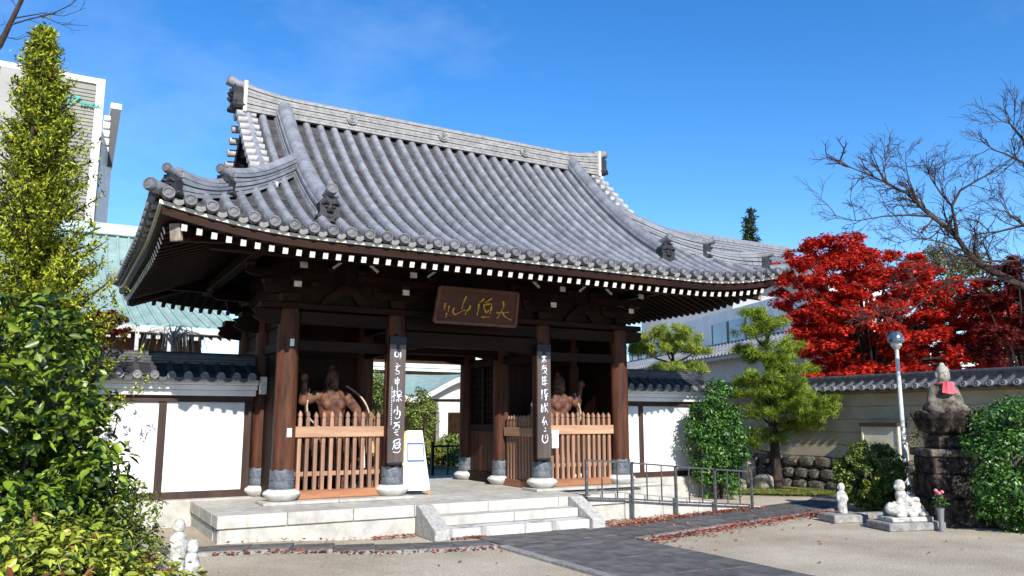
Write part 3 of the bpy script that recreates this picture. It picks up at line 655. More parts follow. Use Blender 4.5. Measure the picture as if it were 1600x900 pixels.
# passage sides behind the middle pillars: wainscot and lattice windows
for x in (PXs[1], PXs[2]):
    a, b = PYs[1]+PR*.95, PYs[2]-PR*.95
    obj('wainscot_sill', MB().box(x-.07, x+.07, a, b, ZP+.02, ZP+.20).mesh('wainscot_sill', WOOD, bevel=.01), gate)
    n = 6; w = (b-a)/n
    for i in range(n): obj('wainscot_board', MB().box(x-.018, x+.018+.004*(i % 2), a+i*w, a+(i+1)*w-.006, ZP+.20, 1.42).mesh('wainscot_board', PILL), gate)
    obj('wainscot_rail', MB().box(x-.06, x+.06, a, b, 1.42, 1.56).mesh('wainscot_rail', WOOD, bevel=.01), gate)
    lw = obj('lattice_window', MB().box(x-.035, x+.035, a, a+.07, 1.56, 2.70).box(x-.035, x+.035, b-.07, b, 1.56, 2.70).box(x-.034, x+.034, (a+b)/2-.035, (a+b)/2+.035, 1.56, 2.70).mesh('lattice_window', WOOD), gate)
    for i in range(1, 9):
        y = a+.07+(b-a-.14)*i/9; obj('lattice_bar', MB().box(x-.011, x+.011, y-.009, y+.009, 1.56, 2.70).mesh('lattice_bar', WOOD), lw)
    for i in range(1, 9):
        z = 1.56+1.14*i/9; obj('lattice_bar', MB().box(x-.013, x+.009, a+.07, b-.07, z-.009, z+.009).mesh('lattice_bar', WOOD), lw)
    obj('light_backing', MB().box(x+(.02 if x > XC else -.028), x+(.028 if x > XC else -.02), a, b, 1.56, 2.7).mesh('light_backing', WOOD), lw)
# notices on the pillars
for nm, p, w, h in (('paper_notice', A(456.5, 535, 12.03), .06, .11), ('paper_notice', A(452, 676, 12.03), .07, .13), ('paper_notice', A(867.5, 686, 12.0), .14, .31), ('paper_notice', A(828, 671, 12.9), .0, .0)):
    if w: tag(obj(nm, MB().box(-w/2, w/2, -.006, .006, -h/2, h/2).mesh(nm, WHITE), loc=(p[0], p[1], p[2])), {.06: 'small white plate high on the gate pillar beside the white wall', .07: 'small white notice at fence height on the gate pillar', .14: 'white notice panel hung on the picket fence beside a lettered board'}[w], 'notice')
#PART3
# ================================================================== picket fences
def picket_mesh(h, w):
    r = w/2; return MB().lathe([(r*1.25, 0), (r*1.25, h-.12), (r*1.05, h-.115), (r*.95, h-.10), (r*1.3, h-.085), (r*1.3, h-.06), (r*.9, h-.03), (.004, h)], 4).mesh('picket', PICK, bevel=0)
pk_me = picket_mesh(1.19, .062)
def picket_fence(label, p0, p1, n, rz=None, sill=True):
    p0, p1 = Vector(p0), Vector(p1); d = p1-p0; yaw = math.atan2(d.y, d.x); ln = d.length; f_ = root('picket_fence', p0, label, 'fence', 'picket fences inside the gate', yaw)
    for i in range(n):
        x = ln*(i+.5)/n; obj('picket', pk_me, f_, loc=(x+random.uniform(-.005, .005), 0, .12), rot=(0, random.uniform(-.007, .007), math.pi/4), sc=(1, 1, random.uniform(.988, 1.008)), local=True)
    obj('rail', MB().box(-.02, ln+.02, -.065, -.034, .915, 1.075).mesh('rail', RAILW, bevel=.006), f_, local=True)
    obj('inner_rail', MB().box(0, ln, .034, .06, .33, .40).mesh('inner_rail', RAILW, bevel=.006), f_, local=True)
    obj('sill', MB().box(-.02, ln+.02, -.075, .075, 0.002, .13).mesh('sill', SILLW, bevel=.012), f_, local=True)
    return f_
zf = ZP+.045
picket_fence('picket fence of pale wood in the gate bay beside the white folding sign', (PXs[0]+PR+.01, 12.25, zf), (PXs[1]-PR-.01, 12.25, zf), 11)
picket_fence('picket fence of pale wood in the gate bay behind the handrail', (PXs[2]+PR+.01, 12.25, zf), (PXs[3]-PR-.01, 12.25, zf), 12)
zf2 = ZP
picket_fence('picket fence closing the side of the passage beside the lettered board over the handrail', (PXs[2], 13.67-PR-.06, zf2), (PXs[2], 12.2+PR+.06, zf2), 9)
picket_fence('picket fence closing the side of the passage behind the white folding sign', (PXs[1], 12.2+PR+.06, zf2), (PXs[1], 13.67-PR-.06, zf2), 9)
# ================================================================== lettered hanging boards
def strokes(name, lines, fn, r, m, parent, local=True):
    mb = MB()
    for ln in lines:
        pts = [fn(*p) for p in ln]; n = len(pts)
        # smooth the stroke
        P_ = [Vector(p) for p in pts]; S_ = []
        for i in range(n-1):
            a, b, c, d = P_[max(0, i-1)], P_[i], P_[i+1], P_[min(n-1, i+2)]
            for t in (0, .33, .66): S_.append(.5*((2*b)+(c-a)*t+(2*a-5*b+4*c-d)*t*t+(3*b-a-3*c+d)*t**3))
        S_.append(P_[-1]); k = len(S_)
        mb.tube(S_, [r*(.55+1.0*abs(math.sin(2.3*i/max(1, k-1)*1.6+.5)))*(1.1-.45*i/max(1, k-1)) for i in range(k)], 6)
    return tag(obj(name, mb.mesh(name, m, True), parent, local=local), kind='stuff')
# strokes: x 0..1 across, y from top in board heights (read off the zoomed photograph, board 110 x 800 units)
def U(pts, x0, y0, s=1.): return [(x0+a*s, y0+b*s) for a, b in pts]
LEFTB = []
def g(*ls): LEFTB.extend(ls)
g([(35, 100), (35, 128), (58, 126), (58, 102), (35, 101)], [(72, 98), (72, 132), (66, 140)])
g([(46, 172), (58, 178)], [(40, 192), (72, 186)], [(56, 190), (44, 214), (62, 222), (66, 236), (48, 240), (42, 232)])
g([(36, 284), (68, 274)], [(40, 270), (44, 300), (66, 292), (64, 270)], [(55, 258), (56, 340)])
g([(26, 352), (44, 348)], [(36, 340), (34, 412)], [(24, 382), (46, 372)], [(54, 344), (58, 372), (82, 366), (78, 346), (54, 348)], [(52, 384), (88, 378)], [(68, 366), (66, 414)], [(58, 398), (50, 412)], [(76, 396), (88, 408)])
g([(58, 440), (60, 492), (50, 488)], [(44, 462), (34, 482)], [(68, 470), (78, 480), (72, 512), (52, 520), (46, 508)])
g([(36, 548), (78, 540)], [(60, 546), (32, 582)], [(48, 566), (72, 560), (70, 584), (46, 590)], [(40, 606), (66, 600)], [(50, 616), (70, 622)])
g([(36, 668), (50, 652), (84, 646), (74, 664)], [(48, 668), (32, 710)], [(56, 672), (80, 668), (78, 694), (54, 704), (48, 690), (70, 682), (86, 706), (70, 728), (36, 724)])
for i in range(9): g([(16, 322+i*27), (22, 326+i*27)], [(18, 332+i*27), (20, 340+i*27)])
RIGHTB = []
def g2(*ls): RIGHTB.extend(ls)
g2([(34, 92), (74, 86)], [(54, 78), (54, 132)], [(50, 108), (34, 128)], [(58, 106), (76, 124)])
g2([(36, 158), (74, 150)], [(52, 144), (36, 182)], [(46, 172), (72, 168), (68, 198), (42, 204)], [(54, 184), (78, 212)])
g2([(34, 238), (76, 230)], [(42, 226), (40, 284)], [(60, 222), (62, 292)], [(40, 260), (76, 252)], [(40, 284), (80, 274)])
g2([(28, 330), (44, 326)], [(36, 318), (34, 384)], [(52, 322), (84, 318)], [(66, 314), (58, 350), (86, 344)], [(54, 366), (84, 362)], [(70, 350), (68, 392), (60, 386)])
g2([(34, 420), (30, 472), (42, 466), (44, 436)], [(58, 410), (62, 474)], [(50, 434), (82, 426)], [(76, 412), (84, 420)], [(62, 446), (84, 474)])
g2([(54, 506), (38, 548), (60, 540), (48, 566)], [(62, 530), (78, 562)])
g2([(56, 582), (66, 590)], [(50, 608), (70, 602)], [(40, 630), (36, 668), (56, 686), (80, 668), (78, 628), (60, 640), (66, 656)])
def hanging_board(px, label, sets):
    p = A(px, 625, 11.965); x, y = p[0], p[1]; z0, z1 = .965, 2.965; w = .272
    r_ = root('hanging_board', (x, y, z0), label, 'sign board', 'lettered boards on the gate pillars')
    outl = [(-w/2, .03), (-w/2+.03, 0), (w/2-.03, 0), (w/2, .03), (w/2, z1-z0-.03), (w/2-.03, z1-z0), (-w/2+.03, z1-z0), (-w/2, z1-z0-.03)]
    b = obj('board', MB().extrude(outl, lambda a, q, d: (a, d, q), -.022, .022).mesh('board', BOARD, bevel=.004), r_, local=True)
    obj('top_fitting', MB().box(-w/2-.006, w/2+.006, -.03, .03, z1-z0-.13, z1-z0+.004).box(-.03, .03, -.031, -.022, z1-z0-.20, z1-z0-.13).mesh('top_fitting', BLACK, bevel=.004), r_, local=True)
    obj('bottom_fitting', MB().box(-w/2+.02, w/2-.02, -.028, .028, -.004, .03).mesh('bottom_fitting', BLACK, bevel=.003), r_, local=True)
    obj('hanger', MB().tube([(0, 0, z1-z0), (0, .09, z1-z0+.04), (0, .14, z1-z0+.04)], .012, 6).mesh('hanger', BLACK), r_, local=True)
    H_ = z1-z0; obj('backing_bracket', MB().box(-.03, .03, .022, .11, .12, .17).mesh('backing_bracket', BLACK), r_, local=True)
    strokes('lettering', sets, lambda a, c: ((a-55)/110*w, -.0225, H_*(1-c/800.)), .0078, INK, r_)
hanging_board(619.5, 'dark wooden board with white brush lettering hung on the pillar beside the white folding sign', LEFTB)
hanging_board(849.5, 'dark wooden board with white brush lettering hung on the pillar near the handrail', RIGHTB)
# ================================================================== plaque over the passage
pc = A(743, 481, 11.62); plq = root('name_plaque', (pc[0], pc[1], pc[2]-.27), 'reddish wooden plaque with gold brush characters under the gate eaves', 'plaque')
w, h = 1.50, .54
PLQ = mat('plaque_wood', (.09, .017, .008), .5, col2=(.04, .008, .005), scale=5, stretch=(.2, 1, 1), bump=.2)
PLF = mat('plaque_frame', (.14, .055, .03), .5, col2=(.07, .028, .016), scale=6)
def tilt(a, d, q): return (a, d-q*.28, q)
obj('panel', MB().extrude([(-w/2, 0), (w/2, 0), (w/2-.03, h), (-w/2+.03, h)], lambda a, q, d: tilt(a, d, q), -.015, .02).mesh('panel', PLQ), plq, local=True)
for a, b in (((-w/2, 0), (w/2, 0)), ((-w/2+.03, h), (w/2-.03, h)), ((-w/2, 0), (-w/2+.03, h)), ((w/2, 0), (w/2-.03, h))):
    obj('frame_bar', MB().bar(tilt(a[0], -.01, a[1]), tilt(b[0], -.01, b[1]), .05, .05).mesh('frame_bar', PLF, bevel=.006), plq, local=True)
obj('support', MB().box(-.55, -.49, .0, .55, .02, .08).box(.49, .55, 0, .55, .02, .08).mesh('support', WOOD), plq, local=True)
GL = [[(560, 215), (530, 330), (515, 440)], [(385, 430), (370, 500), (420, 545), (520, 480), (580, 460)], [(650, 370), (640, 430), (600, 480), (590, 545)],
      [(870, 235), (800, 310)], [(790, 330), (795, 430), (785, 530)], [(1000, 215), (890, 300)], [(880, 330), (890, 420)], [(900, 330), (1010, 320), (1000, 400)], [(905, 420), (940, 480), (980, 430)], [(1020, 360), (1005, 500)], [(860, 560), (1000, 550)],
      [(1200, 250), (1225, 350), (1150, 540)], [(1110, 470), (1180, 455), (1330, 440)], [(1215, 440), (1270, 520), (1400, 580)], [(1130, 560), (1160, 540)],
      [(230, 360), (232, 480)], [(300, 400), (296, 500)], [(275, 530), (270, 600)], [(205, 420), (250, 415)]]
strokes('gold_lettering', GL, lambda a, c: tilt((a-790)/1400*w, -.022, h*(690-c)/600), .013, GOLD, plq)
# ================================================================== A-frame sign
sp = G(650, 771, ZP)
sg = root('folding_sign', (sp[0]-.05, sp[1], ZP), 'white folding sign with yellow side and blue square beside a lettered board', 'sign', rz=R(-14))
SW = mat('sign_white', (.82, .82, .80), .5, col2=(.76, .76, .74), scale=3); SY = mat('sign_yellow', (.80, .72, .12), .5); SB = mat('sign_blue', (.03, .12, .55), .5); SO = mat('sign_orange', (.62, .20, .08), .6)
zt = 1.04
obj('front_panel', MB().hexa([(-.24, -.26, .07), (.24, -.26, .07), (.24, -.235, .07), (-.24, -.235, .07), (-.13, -.03, zt), (.13, -.03, zt), (.13, -.005, zt), (-.13, -.005, zt)]).mesh('front_panel', SW, bevel=.004), sg, local=True)
obj('rear_panel', MB().hexa([(-.24, .235, .07), (.24, .235, .07), (.24, .26, .07), (-.24, .26, .07), (-.13, .005, zt), (.13, .005, zt), (.13, .03, zt), (-.13, .03, zt)]).mesh('rear_panel', SW, bevel=.004), sg, local=True)
obj('yellow_edge', MB().hexa([(-.32, -.262, .07), (-.243, -.262, .07), (-.243, -.238, .07), (-.32, -.238, .07), (-.165, -.032, zt-.01), (-.133, -.032, zt-.01), (-.133, -.006, zt-.01), (-.165, -.006, zt-.01)]).mesh('yellow_edge', SY), sg, local=True)
def sf(a, q): t = (q-.07)/(zt-.07); return (a, -.266+.23*t, q)
for q in (((-.13, .55), (.15, .55)), ((-.13, .83), (.135, .83)), ((-.13, .55), (-.13, .83)), ((.15, .55), (.135, .83))): obj('blue_line', MB().bar(sf(*q[0]), sf(*q[1]), .014, .046, up=(0, 1, .2)).mesh('blue_line', SB), sg, local=True)
for x in (-.22, .22):
    for y in (-.25, .25): obj('foot', MB().box(x-.022, x+.022, y-.015, y+.015, 0, .08).mesh('foot', SO), sg, local=True)
# ================================================================== guardian figures behind the fences
def guardian(x, y, label, m, flip=1, raise_arm=True):
    r_ = root('guardian_statue', (x, y, ZP), label, 'statue', 'guardian statues in the gate bays')
    f = flip; z = lambda a: a
    caps = [((-.02*f, 0, .98), (0, -.02, 1.22), .19, .20), ((0, -.02, 1.22), (.02*f, -.03, 1.52), .20, .25), ((.02*f, -.03, 1.56), (.03*f, -.04, 1.72), .20, .10),
            ((.03*f, -.05, 1.80), (.03*f, -.07, 1.93), .125, .12), ((.03*f, -.02, 2.03), (.03*f, -.02, 2.08), .07, .05),
            ((-.13*f, 0, .95), (-.20*f, -.06, .55), .15, .11), ((-.20*f, -.06, .55), (-.22*f, .02, .14), .11, .075), ((-.22*f, -.02, .10), (-.24*f, -.18, .07), .07, .055),
            ((.12*f, 0, .95), (.17*f, -.03, .55), .15, .11), ((.17*f, -.03, .55), (.17*f, .03, .14), .11, .075), ((.17*f, 0, .10), (.19*f, -.16, .07), .07, .055),
            ((-.24*f, -.02, 1.58), (-.42*f, -.02, 1.38), .10, .085), ((-.42*f, -.02, 1.38), (-.47*f, -.20, 1.14), .08, .055), ((-.47*f, -.22, 1.10), (-.48*f, -.26, 1.03), .06, .045),
            ((.28*f, -.02, 1.60), (.48*f, -.02, 1.52), .10, .085)]
    caps += [((.48*f, -.02, 1.52), (.50*f, -.10, 1.80), .08, .055), ((.50*f, -.11, 1.86), (.51*f, -.13, 1.92), .065, .06)]
    for i in range(4): caps.append(((.47*f+.03*i*f, -.16, 1.93), (.47*f+.03*i*f, -.17, 1.87), .017, .017))
    for s in (-1, 1): caps.append(((s*.10+.02*f, -.19, 1.48), (s*.10+.02*f, -.19, 1.46), .10, .09))
    for i in range(3):
        for s in (-1, 1): caps.append(((s*.055, -.185, 1.31-i*.08), (s*.055, -.18, 1.29-i*.08), .05, .045))
    caps += [((.03*f, -.19, 1.87), (.03*f, -.20, 1.85), .028, .03), ((-.01*f, -.17, 1.91), (.0*f, -.18, 1.91), .03, .02), ((.07*f, -.17, 1.91), (.06*f, -.18, 1.91), .03, .02), ((-.02*f, -.17, 1.79), (.08*f, -.17, 1.79), .03, .03)]
    b = blob('body', caps, m, r_, .015, 2)
    # skirt with folds
    def md_(r, z, t, j): return (r*(1+.09*math.sin(t*9+j*.4)), z)
    obj('skirt', MB().lathe([(.20, 1.06), (.26, .98), (.30, .80), (.33, .60), (.36, .42)], 40, (0, 0, 0), False, md_).mesh('skirt', m, True), r_, local=True)
    # floating scarf
    pts = [(-.55*f, -.12, 1.02), (-.60*f, -.10, 1.30), (-.50*f, .02, 1.58), (-.25*f, .10, 1.78)]
    def ribbon(P_, w):
        mb = MB(); P_ = [Vector(p) for p in P_]; n = 12; q = []
        for i in range(n+1):
            t = i/n*(len(P_)-1); k = min(len(P_)-2, int(t)); tt = t-k
            a, b_, c, d = P_[max(0, k-1)], P_[k], P_[k+1], P_[min(len(P_)-1, k+2)]
            q.append(.5*((2*b_)+(c-a)*tt+(2*a-5*b_+4*c-d)*tt*tt+(3*b_-a-3*c+d)*tt**3))
        for p in q: mb.v += [tuple(p+Vector((0, -w, 0))), tuple(p+Vector((0, w, 0))), tuple(p+Vector((.02, w, .012))), tuple(p+Vector((.02, -w, .012)))]
        for i in range(n):
            for j in range(4): mb.f.append((i*4+j, i*4+(j+1) % 4, (i+1)*4+(j+1) % 4, (i+1)*4+j))
        return mb
    SC = mat('scarf_wood', (.50, .36, .27), .6, col2=(.25, .15, .10), scale=8)
    obj('scarf', ribbon(pts, .05).mesh('scarf', SC, True), r_, local=True)
    obj('scarf', ribbon([(-.30*f, -.24, 1.12), (0, -.26, 1.02), (.28*f, -.22, 1.10), (.46*f, -.12, 1.32), (.40*f, .0, 1.72)], .05).mesh('scarf', SC, True), r_, local=True)
    obj('rock_base', MB().lathe([(.40, 0), (.42, .03), (.38, .07), (.30, .09)], 14, (0, 0, 0), True, lambda r, z, t, j: (r*(1+.1*math.sin(3*t+j)), z)).mesh('rock_base', DKSTONE), r_, local=True)
    return r_
guardian(A(520, 640, 13.05)[0], 13.12, 'muscular carved wooden guardian behind the fence beside the white folding sign', NIO, -1)
guardian(A(872, 640, 13.05)[0], 13.12, 'muscular carved wooden guardian with raised fist behind the fence by the handrail', NIO, 1)
# straw sandal and paper strips hung on the fence
STR = mat('straw', (.55, .42, .20), .9, col2=(.35, .25, .10), scale=30); PAP = mat('paper_strip', (.72, .72, .70), .8)
for px, py, m, nm, lab, w, h in ((566, 714, PAP, 'paper_offering', 'bundle of white paper strips tied behind the pickets', .11, .34), (581, 699, STR, 'straw_sandal', 'small straw sandal hung behind the picket fence', .11, .17)):
    p = A(px, py, 12.33); r_ = root(nm, (p[0], p[1], p[2]-h/2), lab, 'offering')
    for i in range(4):
        a = -w/2+w*(i+.5)/4; obj('strip', MB().bar((a, .012*(i % 2), 0), (a*.5, .01*(i % 2), h), w/4*.9, .012, up=(0, 1, 0)).mesh('strip', m), r_, local=True)
    obj('knot', MB().sphere((0, 0, h), .025, 8, 6).mesh('knot', m, True), r_, local=True)
# ================================================================== white plaster walls on both sides of the gate
def wall_cap(parent, ln, yb, zb, n, hw=.46, ht=.34, m=WALLT, ends=True):
    """small tiled roof along local x"""
    obj('cap_core', MB().extrude([(-hw+.05, zb), (hw-.05, zb), (.06, zb+ht-.06), (-.06, zb+ht-.06)], lambda a, q, d: (d, yb+a, q), 0.01, ln-.01).mesh('cap_core', DARKT), parent, local=True)
    rm_ = MB()
    rows = [(0, 0), (1, 1)]
    L_ = math.hypot(hw, ht-.08)
    r_me = MB(); k = 7
    for i, t in enumerate(np.linspace(0, 1, 5)):
        y = -hw+hw*.9*t; z = .03+(ht-.10)*t-.02*math.sin(math.pi*t)
        for j in range(k): r_me.v.append((.055*math.cos(math.pi*j/(k-1)), y, z+.055*math.sin(math.pi*j/(k-1))-(.02 if j in (0, k-1) else 0)))
    for i in range(4):
        for j in range(k-1): r_me.f.append((i*k+j, i*k+j+1, (i+1)*k+j+1, (i+1)*k+j))
    r_me = r_me.mesh('tile_roll', m, True)
    p_me = MB().grid(lambda x, t: (x, -hw+.01+hw*.9*t, .012+(ht-.10)*t-.018*math.cos(x/.12*math.pi/2)), np.linspace(-.12, .12, 5), np.linspace(0, 1, 5)).mesh('pan_tile', m, True)
    pf = MB().extrude(outl_pan, lambda a, b, d: (a, d, b), -.01, .06).mesh('eave_pan_tile', m)
    sp_ = ln/n
    for i in range(n):
        x = sp_*(i+.5)
        for s in (0, math.pi):
            obj('tile_roll', r_me, parent, loc=(x, yb, zb), rot=(0, 0, s), local=True); obj('pan_tile', p_me, parent, loc=(x+sp_/2 if i < n-1 else x, yb, zb), rot=(0, 0, s), sc=(sp_/.24, 1, 1), local=True)
            if s == 0:
                obj('eave_disc', disc_small, parent, loc=(x, yb-hw-.005, zb+.035), rot=(math.pi/2-.1, 0, 0), local=True)
                if i < n-1: obj('eave_pan_tile', pf, parent, loc=(x+sp_/2, yb-hw+.01, zb+.03), sc=(sp_/.24, 1, 1), local=True)
    for kk in range(3):
        w_ = .125-.018*kk; obj('ridge_course', MB().box(0, ln, yb-w_, yb+w_, zb+ht-.10+kk*.042, zb+ht-.066+kk*.042).mesh('ridge_course', m), parent, local=True)
    obj('ridge_cap', MB().tube([(0, yb, zb+ht+.035), (ln, yb, zb+ht+.035)], .06, 12).mesh('ridge_cap', m, True), parent, local=True)
outl_pan = outl_copy = [(-.066+.132*i/8, -.022*math.cos(math.pi*(i/8-.5))) for i in range(9)]
outl_pan = outl_copy+[(x, z-.05-.01*math.cos(math.pi*(i/8-.5))) for i, (x, z) in list(enumerate(outl_copy))[::-1]]
WDISC = mat('wall_disc', (.24, .24, .245), .6, col2=(.11, .11, .115), scale=16, bump=.3, rnd=.2)
disc_small = MB().lathe([(.0, .05), (.022, .046), (.03, .038), (.042, .038), (.045, .052), (.061, .052), (.063, .046), (.063, -.03), (.0, -.03)], 16, cap=False).mesh('eave_disc', WDISC, True)
POST = mat('post_wood', (.055, .028, .020), .7, col2=(.028, .014, .010), scale=6, stretch=(1, 1, .15), bump=.2)
def plaster_wall(x0, x1, posts, label, capn):
    ln = x1-x0; r_ = root('plaster_wall', (x0, YR, 0), label, 'wall', 'plaster walls beside the gate')
    B = lambda nm, a, b, y0, y1, z0, z1, m, bv=.006: obj(nm, MB().box(a, b, y0, y1, z0, z1).mesh(nm, m, bevel=bv), r_, local=True)
    B('footing', -.02, ln+.02, -.34, .3, 0, .44, STONE, .012)
    B('ground_sill', 0, ln, -.10, .10, .44, .55, POST)
    pz0, pz1 = .55, 1.93
    ps = sorted(posts); 
    for x in ps: B('post', x-.055, x+.055, -.09, .09, pz0, pz1, POST)
    ed = [0]+ps+[ln]
    for a, b in zip(ed[:-1], ed[1:]):
        a_ = a+(.055 if a in ps else 0); b_ = b-(.055 if b in ps else 0)
        if b_-a_ > .05: B('plaster_panel', a_+.002, b_-.002, -.06, .06, pz0, pz1, PLAST, .002)
    B('head_beam', 0, ln, -.115, .115, pz1, 2.03, POST)
    for k, (d, z0, z1) in enumerate(((.20, 2.03, 2.12), (.28, 2.122, 2.20), (.36, 2.202, 2.285))): B('cornice_step', -.02, ln+.02, -d, d, z0, z1, PLAST, .01)
    wall_cap(r_, ln, 0, 2.287, capn); return r_
plaster_wall(-3.6, 2.86, [2.02, 3.58, 5.10, 6.39], 'white plaster wall with dark posts beside the leafy camellia', 27)
plaster_wall(PXs[3]+.18, 12.72, [.04, 1.45], 'white plaster wall with dark posts behind the round clipped shrub', 13)
for x, s in ((2.90, 1),):
    e = tag(obj('wall_end_box', MB().box(x, x+.10, 13.28, 13.40, 2.06, 2.34).box(x-.006, x+.106, 13.274, 13.406, 2.18, 2.20).mesh('wall_end_box', TIPW, bevel=.006), loc=(0, 0, 0)), 'small pale box at the end of the white wall cornice by the gate pillar', 'box')
#PART4
# ================================================================== long tiled wall on the right
W1 = np.array((16., 16.8)); W2 = np.array((16., 5.6)); dW = W2-W1; WL = np.linalg.norm(dW); WA = math.atan2(dW[1], dW[0])
tw = root('tiled_wall', (W1[0], W1[1], 0), 'long beige banded wall with tiled cap and rough stone base behind the seated statue', 'wall', rz=WA)
OCH = mat('beige_plaster', (.47, .40, .30), .9, col2=(.36, .30, .22), scale=1.6, bump=.15, bscale=50, spec=.1, rnd=.04)
LB = lambda par, nm, a, b, y0, y1, z0, z1, m, bv=.006: obj(nm, MB().box(a, b, y0, y1, z0, z1).mesh(nm, m, bevel=bv), par, local=True)
LB(tw, 'wall_core', 0, WL, -.10, .22, 0, 2.24, OCH, 0)
for k in range(5):
    z0 = .78+k*.29; LB(tw, 'plaster_band', 0, WL, -.125, -.10, z0+.008, z0+.282, OCH, .004)
LB(tw, 'eave_beam', 0, WL, -.34, .34, 2.24, 2.30, mat('eave_timber', (.30, .22, .15), .8), .006)
wall_cap(tw, WL, 0, 2.302, int(WL/.25), .46, .26, WALLT)
st_m = []
for i in range(5):
    rg = np.random.default_rng(20+i); b = bmesh.new(); bmesh.ops.create_icosphere(b, subdivisions=2, radius=.5)
    for v in b.verts:
        c = v.co; m_ = max(abs(c.x), abs(c.y), abs(c.z)); c2 = c*(.5/m_); v.co = c*.42+c2*.58+Vector(rg.normal(size=3))*.018
    me = bpy.data.meshes.new('base_rock'); b.to_mesh(me); b.free(); me.materials.append(MOSSY); st_m.append(me)
z = -.04
for k, hgt in enumerate((.28, .27, .27)):
    x = -.15*(k % 2)
    while x < WL:
        w_ = random.uniform(.30, .55); obj('base_rock', random.choice(st_m), tw, loc=(x+w_/2, -.19+.02*k, z+hgt/2), rot=(0, 0, random.choice((0, math.pi))), sc=(w_*.99, .30, hgt*1.02), local=True); x += w_
    z += hgt
# hatch in the wall beside the lamp post
def on_wall(px):                                            # local x of the wall seen at pixel column px
    d = ray(px, 653); M_ = np.array([[d[0], -dW[0]/WL], [d[1], -dW[1]/WL]]); return float(np.linalg.solve(M_, W1)[1])
ha, hb = on_wall(1366), on_wall(1418); HP = mat('hatch_panel', (.66, .60, .47), .8, col2=(.52, .46, .34), scale=4)
LB(tw, 'hatch_panel', ha, hb, -.40, -.36, .30, 1.50, HP); LB(tw, 'hatch_lintel', ha-.06, hb+.06, -.46, -.126, 1.50, 1.58, POST); LB(tw, 'hatch_side', ha-.05, ha-.004, -.42, -.126, .0, 1.50, HP); LB(tw, 'hatch_side', hb+.004, hb+.05, -.42, -.126, 0, 1.50, HP)
# ================================================================== hotel tower far behind
tr_ = D(165, 126, 95.); HT = tr_[2]
ht = root('hotel_tower', (tr_[0], tr_[1], 0), 'tall beige office tower with green rooftop lettering beyond the conifer', 'building')
LB(ht, 'main_block', -12.8, -.9, 0, 18, 0, HT-.4, BEIGE, 0); LB(ht, 'corner_pier', -.9, 0, -.35, 18, 0, HT, PLAST, .05); LB(ht, 'roof_edge', -12.8, -.9, -.3, 0, HT-.7, HT-.02, PLAST, .03)
LTB = mat('light_cladding', (.32, .31, .285), .7, col2=(.28, .27, .25), scale=.3)
LB(ht, 'light_bay', -10.5, -3.85, -.25, 0, HT*.30, HT-.7, LTB, .03)
z = 2.
while z < HT-1.2:
    for a, b, yy in ((-3.8, -.92, -.12), (-12.8, -10.55, -.12)): LB(ht, 'cladding_band', a, b, yy, 0, z, z+.36, BEIGE, .02)
    z += .44
for k in range(9):
    z0 = HT-11-k*3.3; f_ = LB(ht, 'window', -5.4, -4.1, -.32, -.25, z0, z0+2.2, mat('tower_glass', (.55, .62, .68), .15, spec=.8, col2=(.45, .52, .6)), .03)
def text_mesh(body, size, depth, m, shear=0):
    cu = bpy.data.curves.new('lettering', 'FONT'); cu.body = body; cu.size = size; cu.extrude = depth; cu.offset = size*.02; cu.shear = shear
    t = bpy.data.objects.new('tmp', cu); COL.objects.link(t); me = bpy.data.meshes.new_from_object(t.evaluated_get(bpy.context.evaluated_depsgraph_get())); bpy.data.objects.remove(t)
    me.materials.clear(); me.materials.append(m); return me
GREEN = mat('sign_green', (.0, .36, .27), .5, col2=(.0, .30, .22))
bpy.context.view_layer.update()
for body, px, py, size, sh in (('SENDAI', 125, 164, .66, 0), ('7', 106, 162, 1.6, .45), ('H', 94, 158, 1.3, .2)):
    p = A(px, py, tr_[1]-.45); me = text_mesh(body, size, .06, GREEN, sh); tag(obj('roof_lettering', me, ht, loc=(p[0], p[1], p[2]), rot=(math.pi/2, 0, 0)), kind='stuff')
# white stair tower right behind it
q0 = A(163.5, 170, tr_[1]+14); q1 = A(184, 176, tr_[1]+14)
s2 = root('stair_tower', (q0[0], tr_[1]+14, 0), 'white narrow tower with dark slanted cap behind the office tower', 'building')
w2 = q1[0]-q0[0]; h2 = q0[2]
LB(s2, 'shaft', 0, w2*.88, 0, 8, 0, h2-1.0, PLAST, 0)
obj('dark_cap', MB().hexa([(w2*.55, -.6, h2-8.0), (w2*.92, -.6, h2-8.0), (w2*.92, 6, h2-8.0), (w2*.55, 6, h2-8.0), (w2*.5, -.6, h2), (w2*1.22, -.6, h2), (w2*1.22, 6, h2), (w2*.5, 6, h2)]).mesh('dark_cap', mat('dark_cladding', (.03, .03, .035), .5)), s2, local=True)
LB(s2, 'cap_edge', w2*.42, w2*1.26, -.7, 6.1, h2, h2+.8, PLAST, .05)
for k in range(4): LB(s2, 'vent_slat', .0, w2*.5, -.35, 0, h2-1.6-k*1.15, h2-1.0-k*1.15, PLAST, .03)
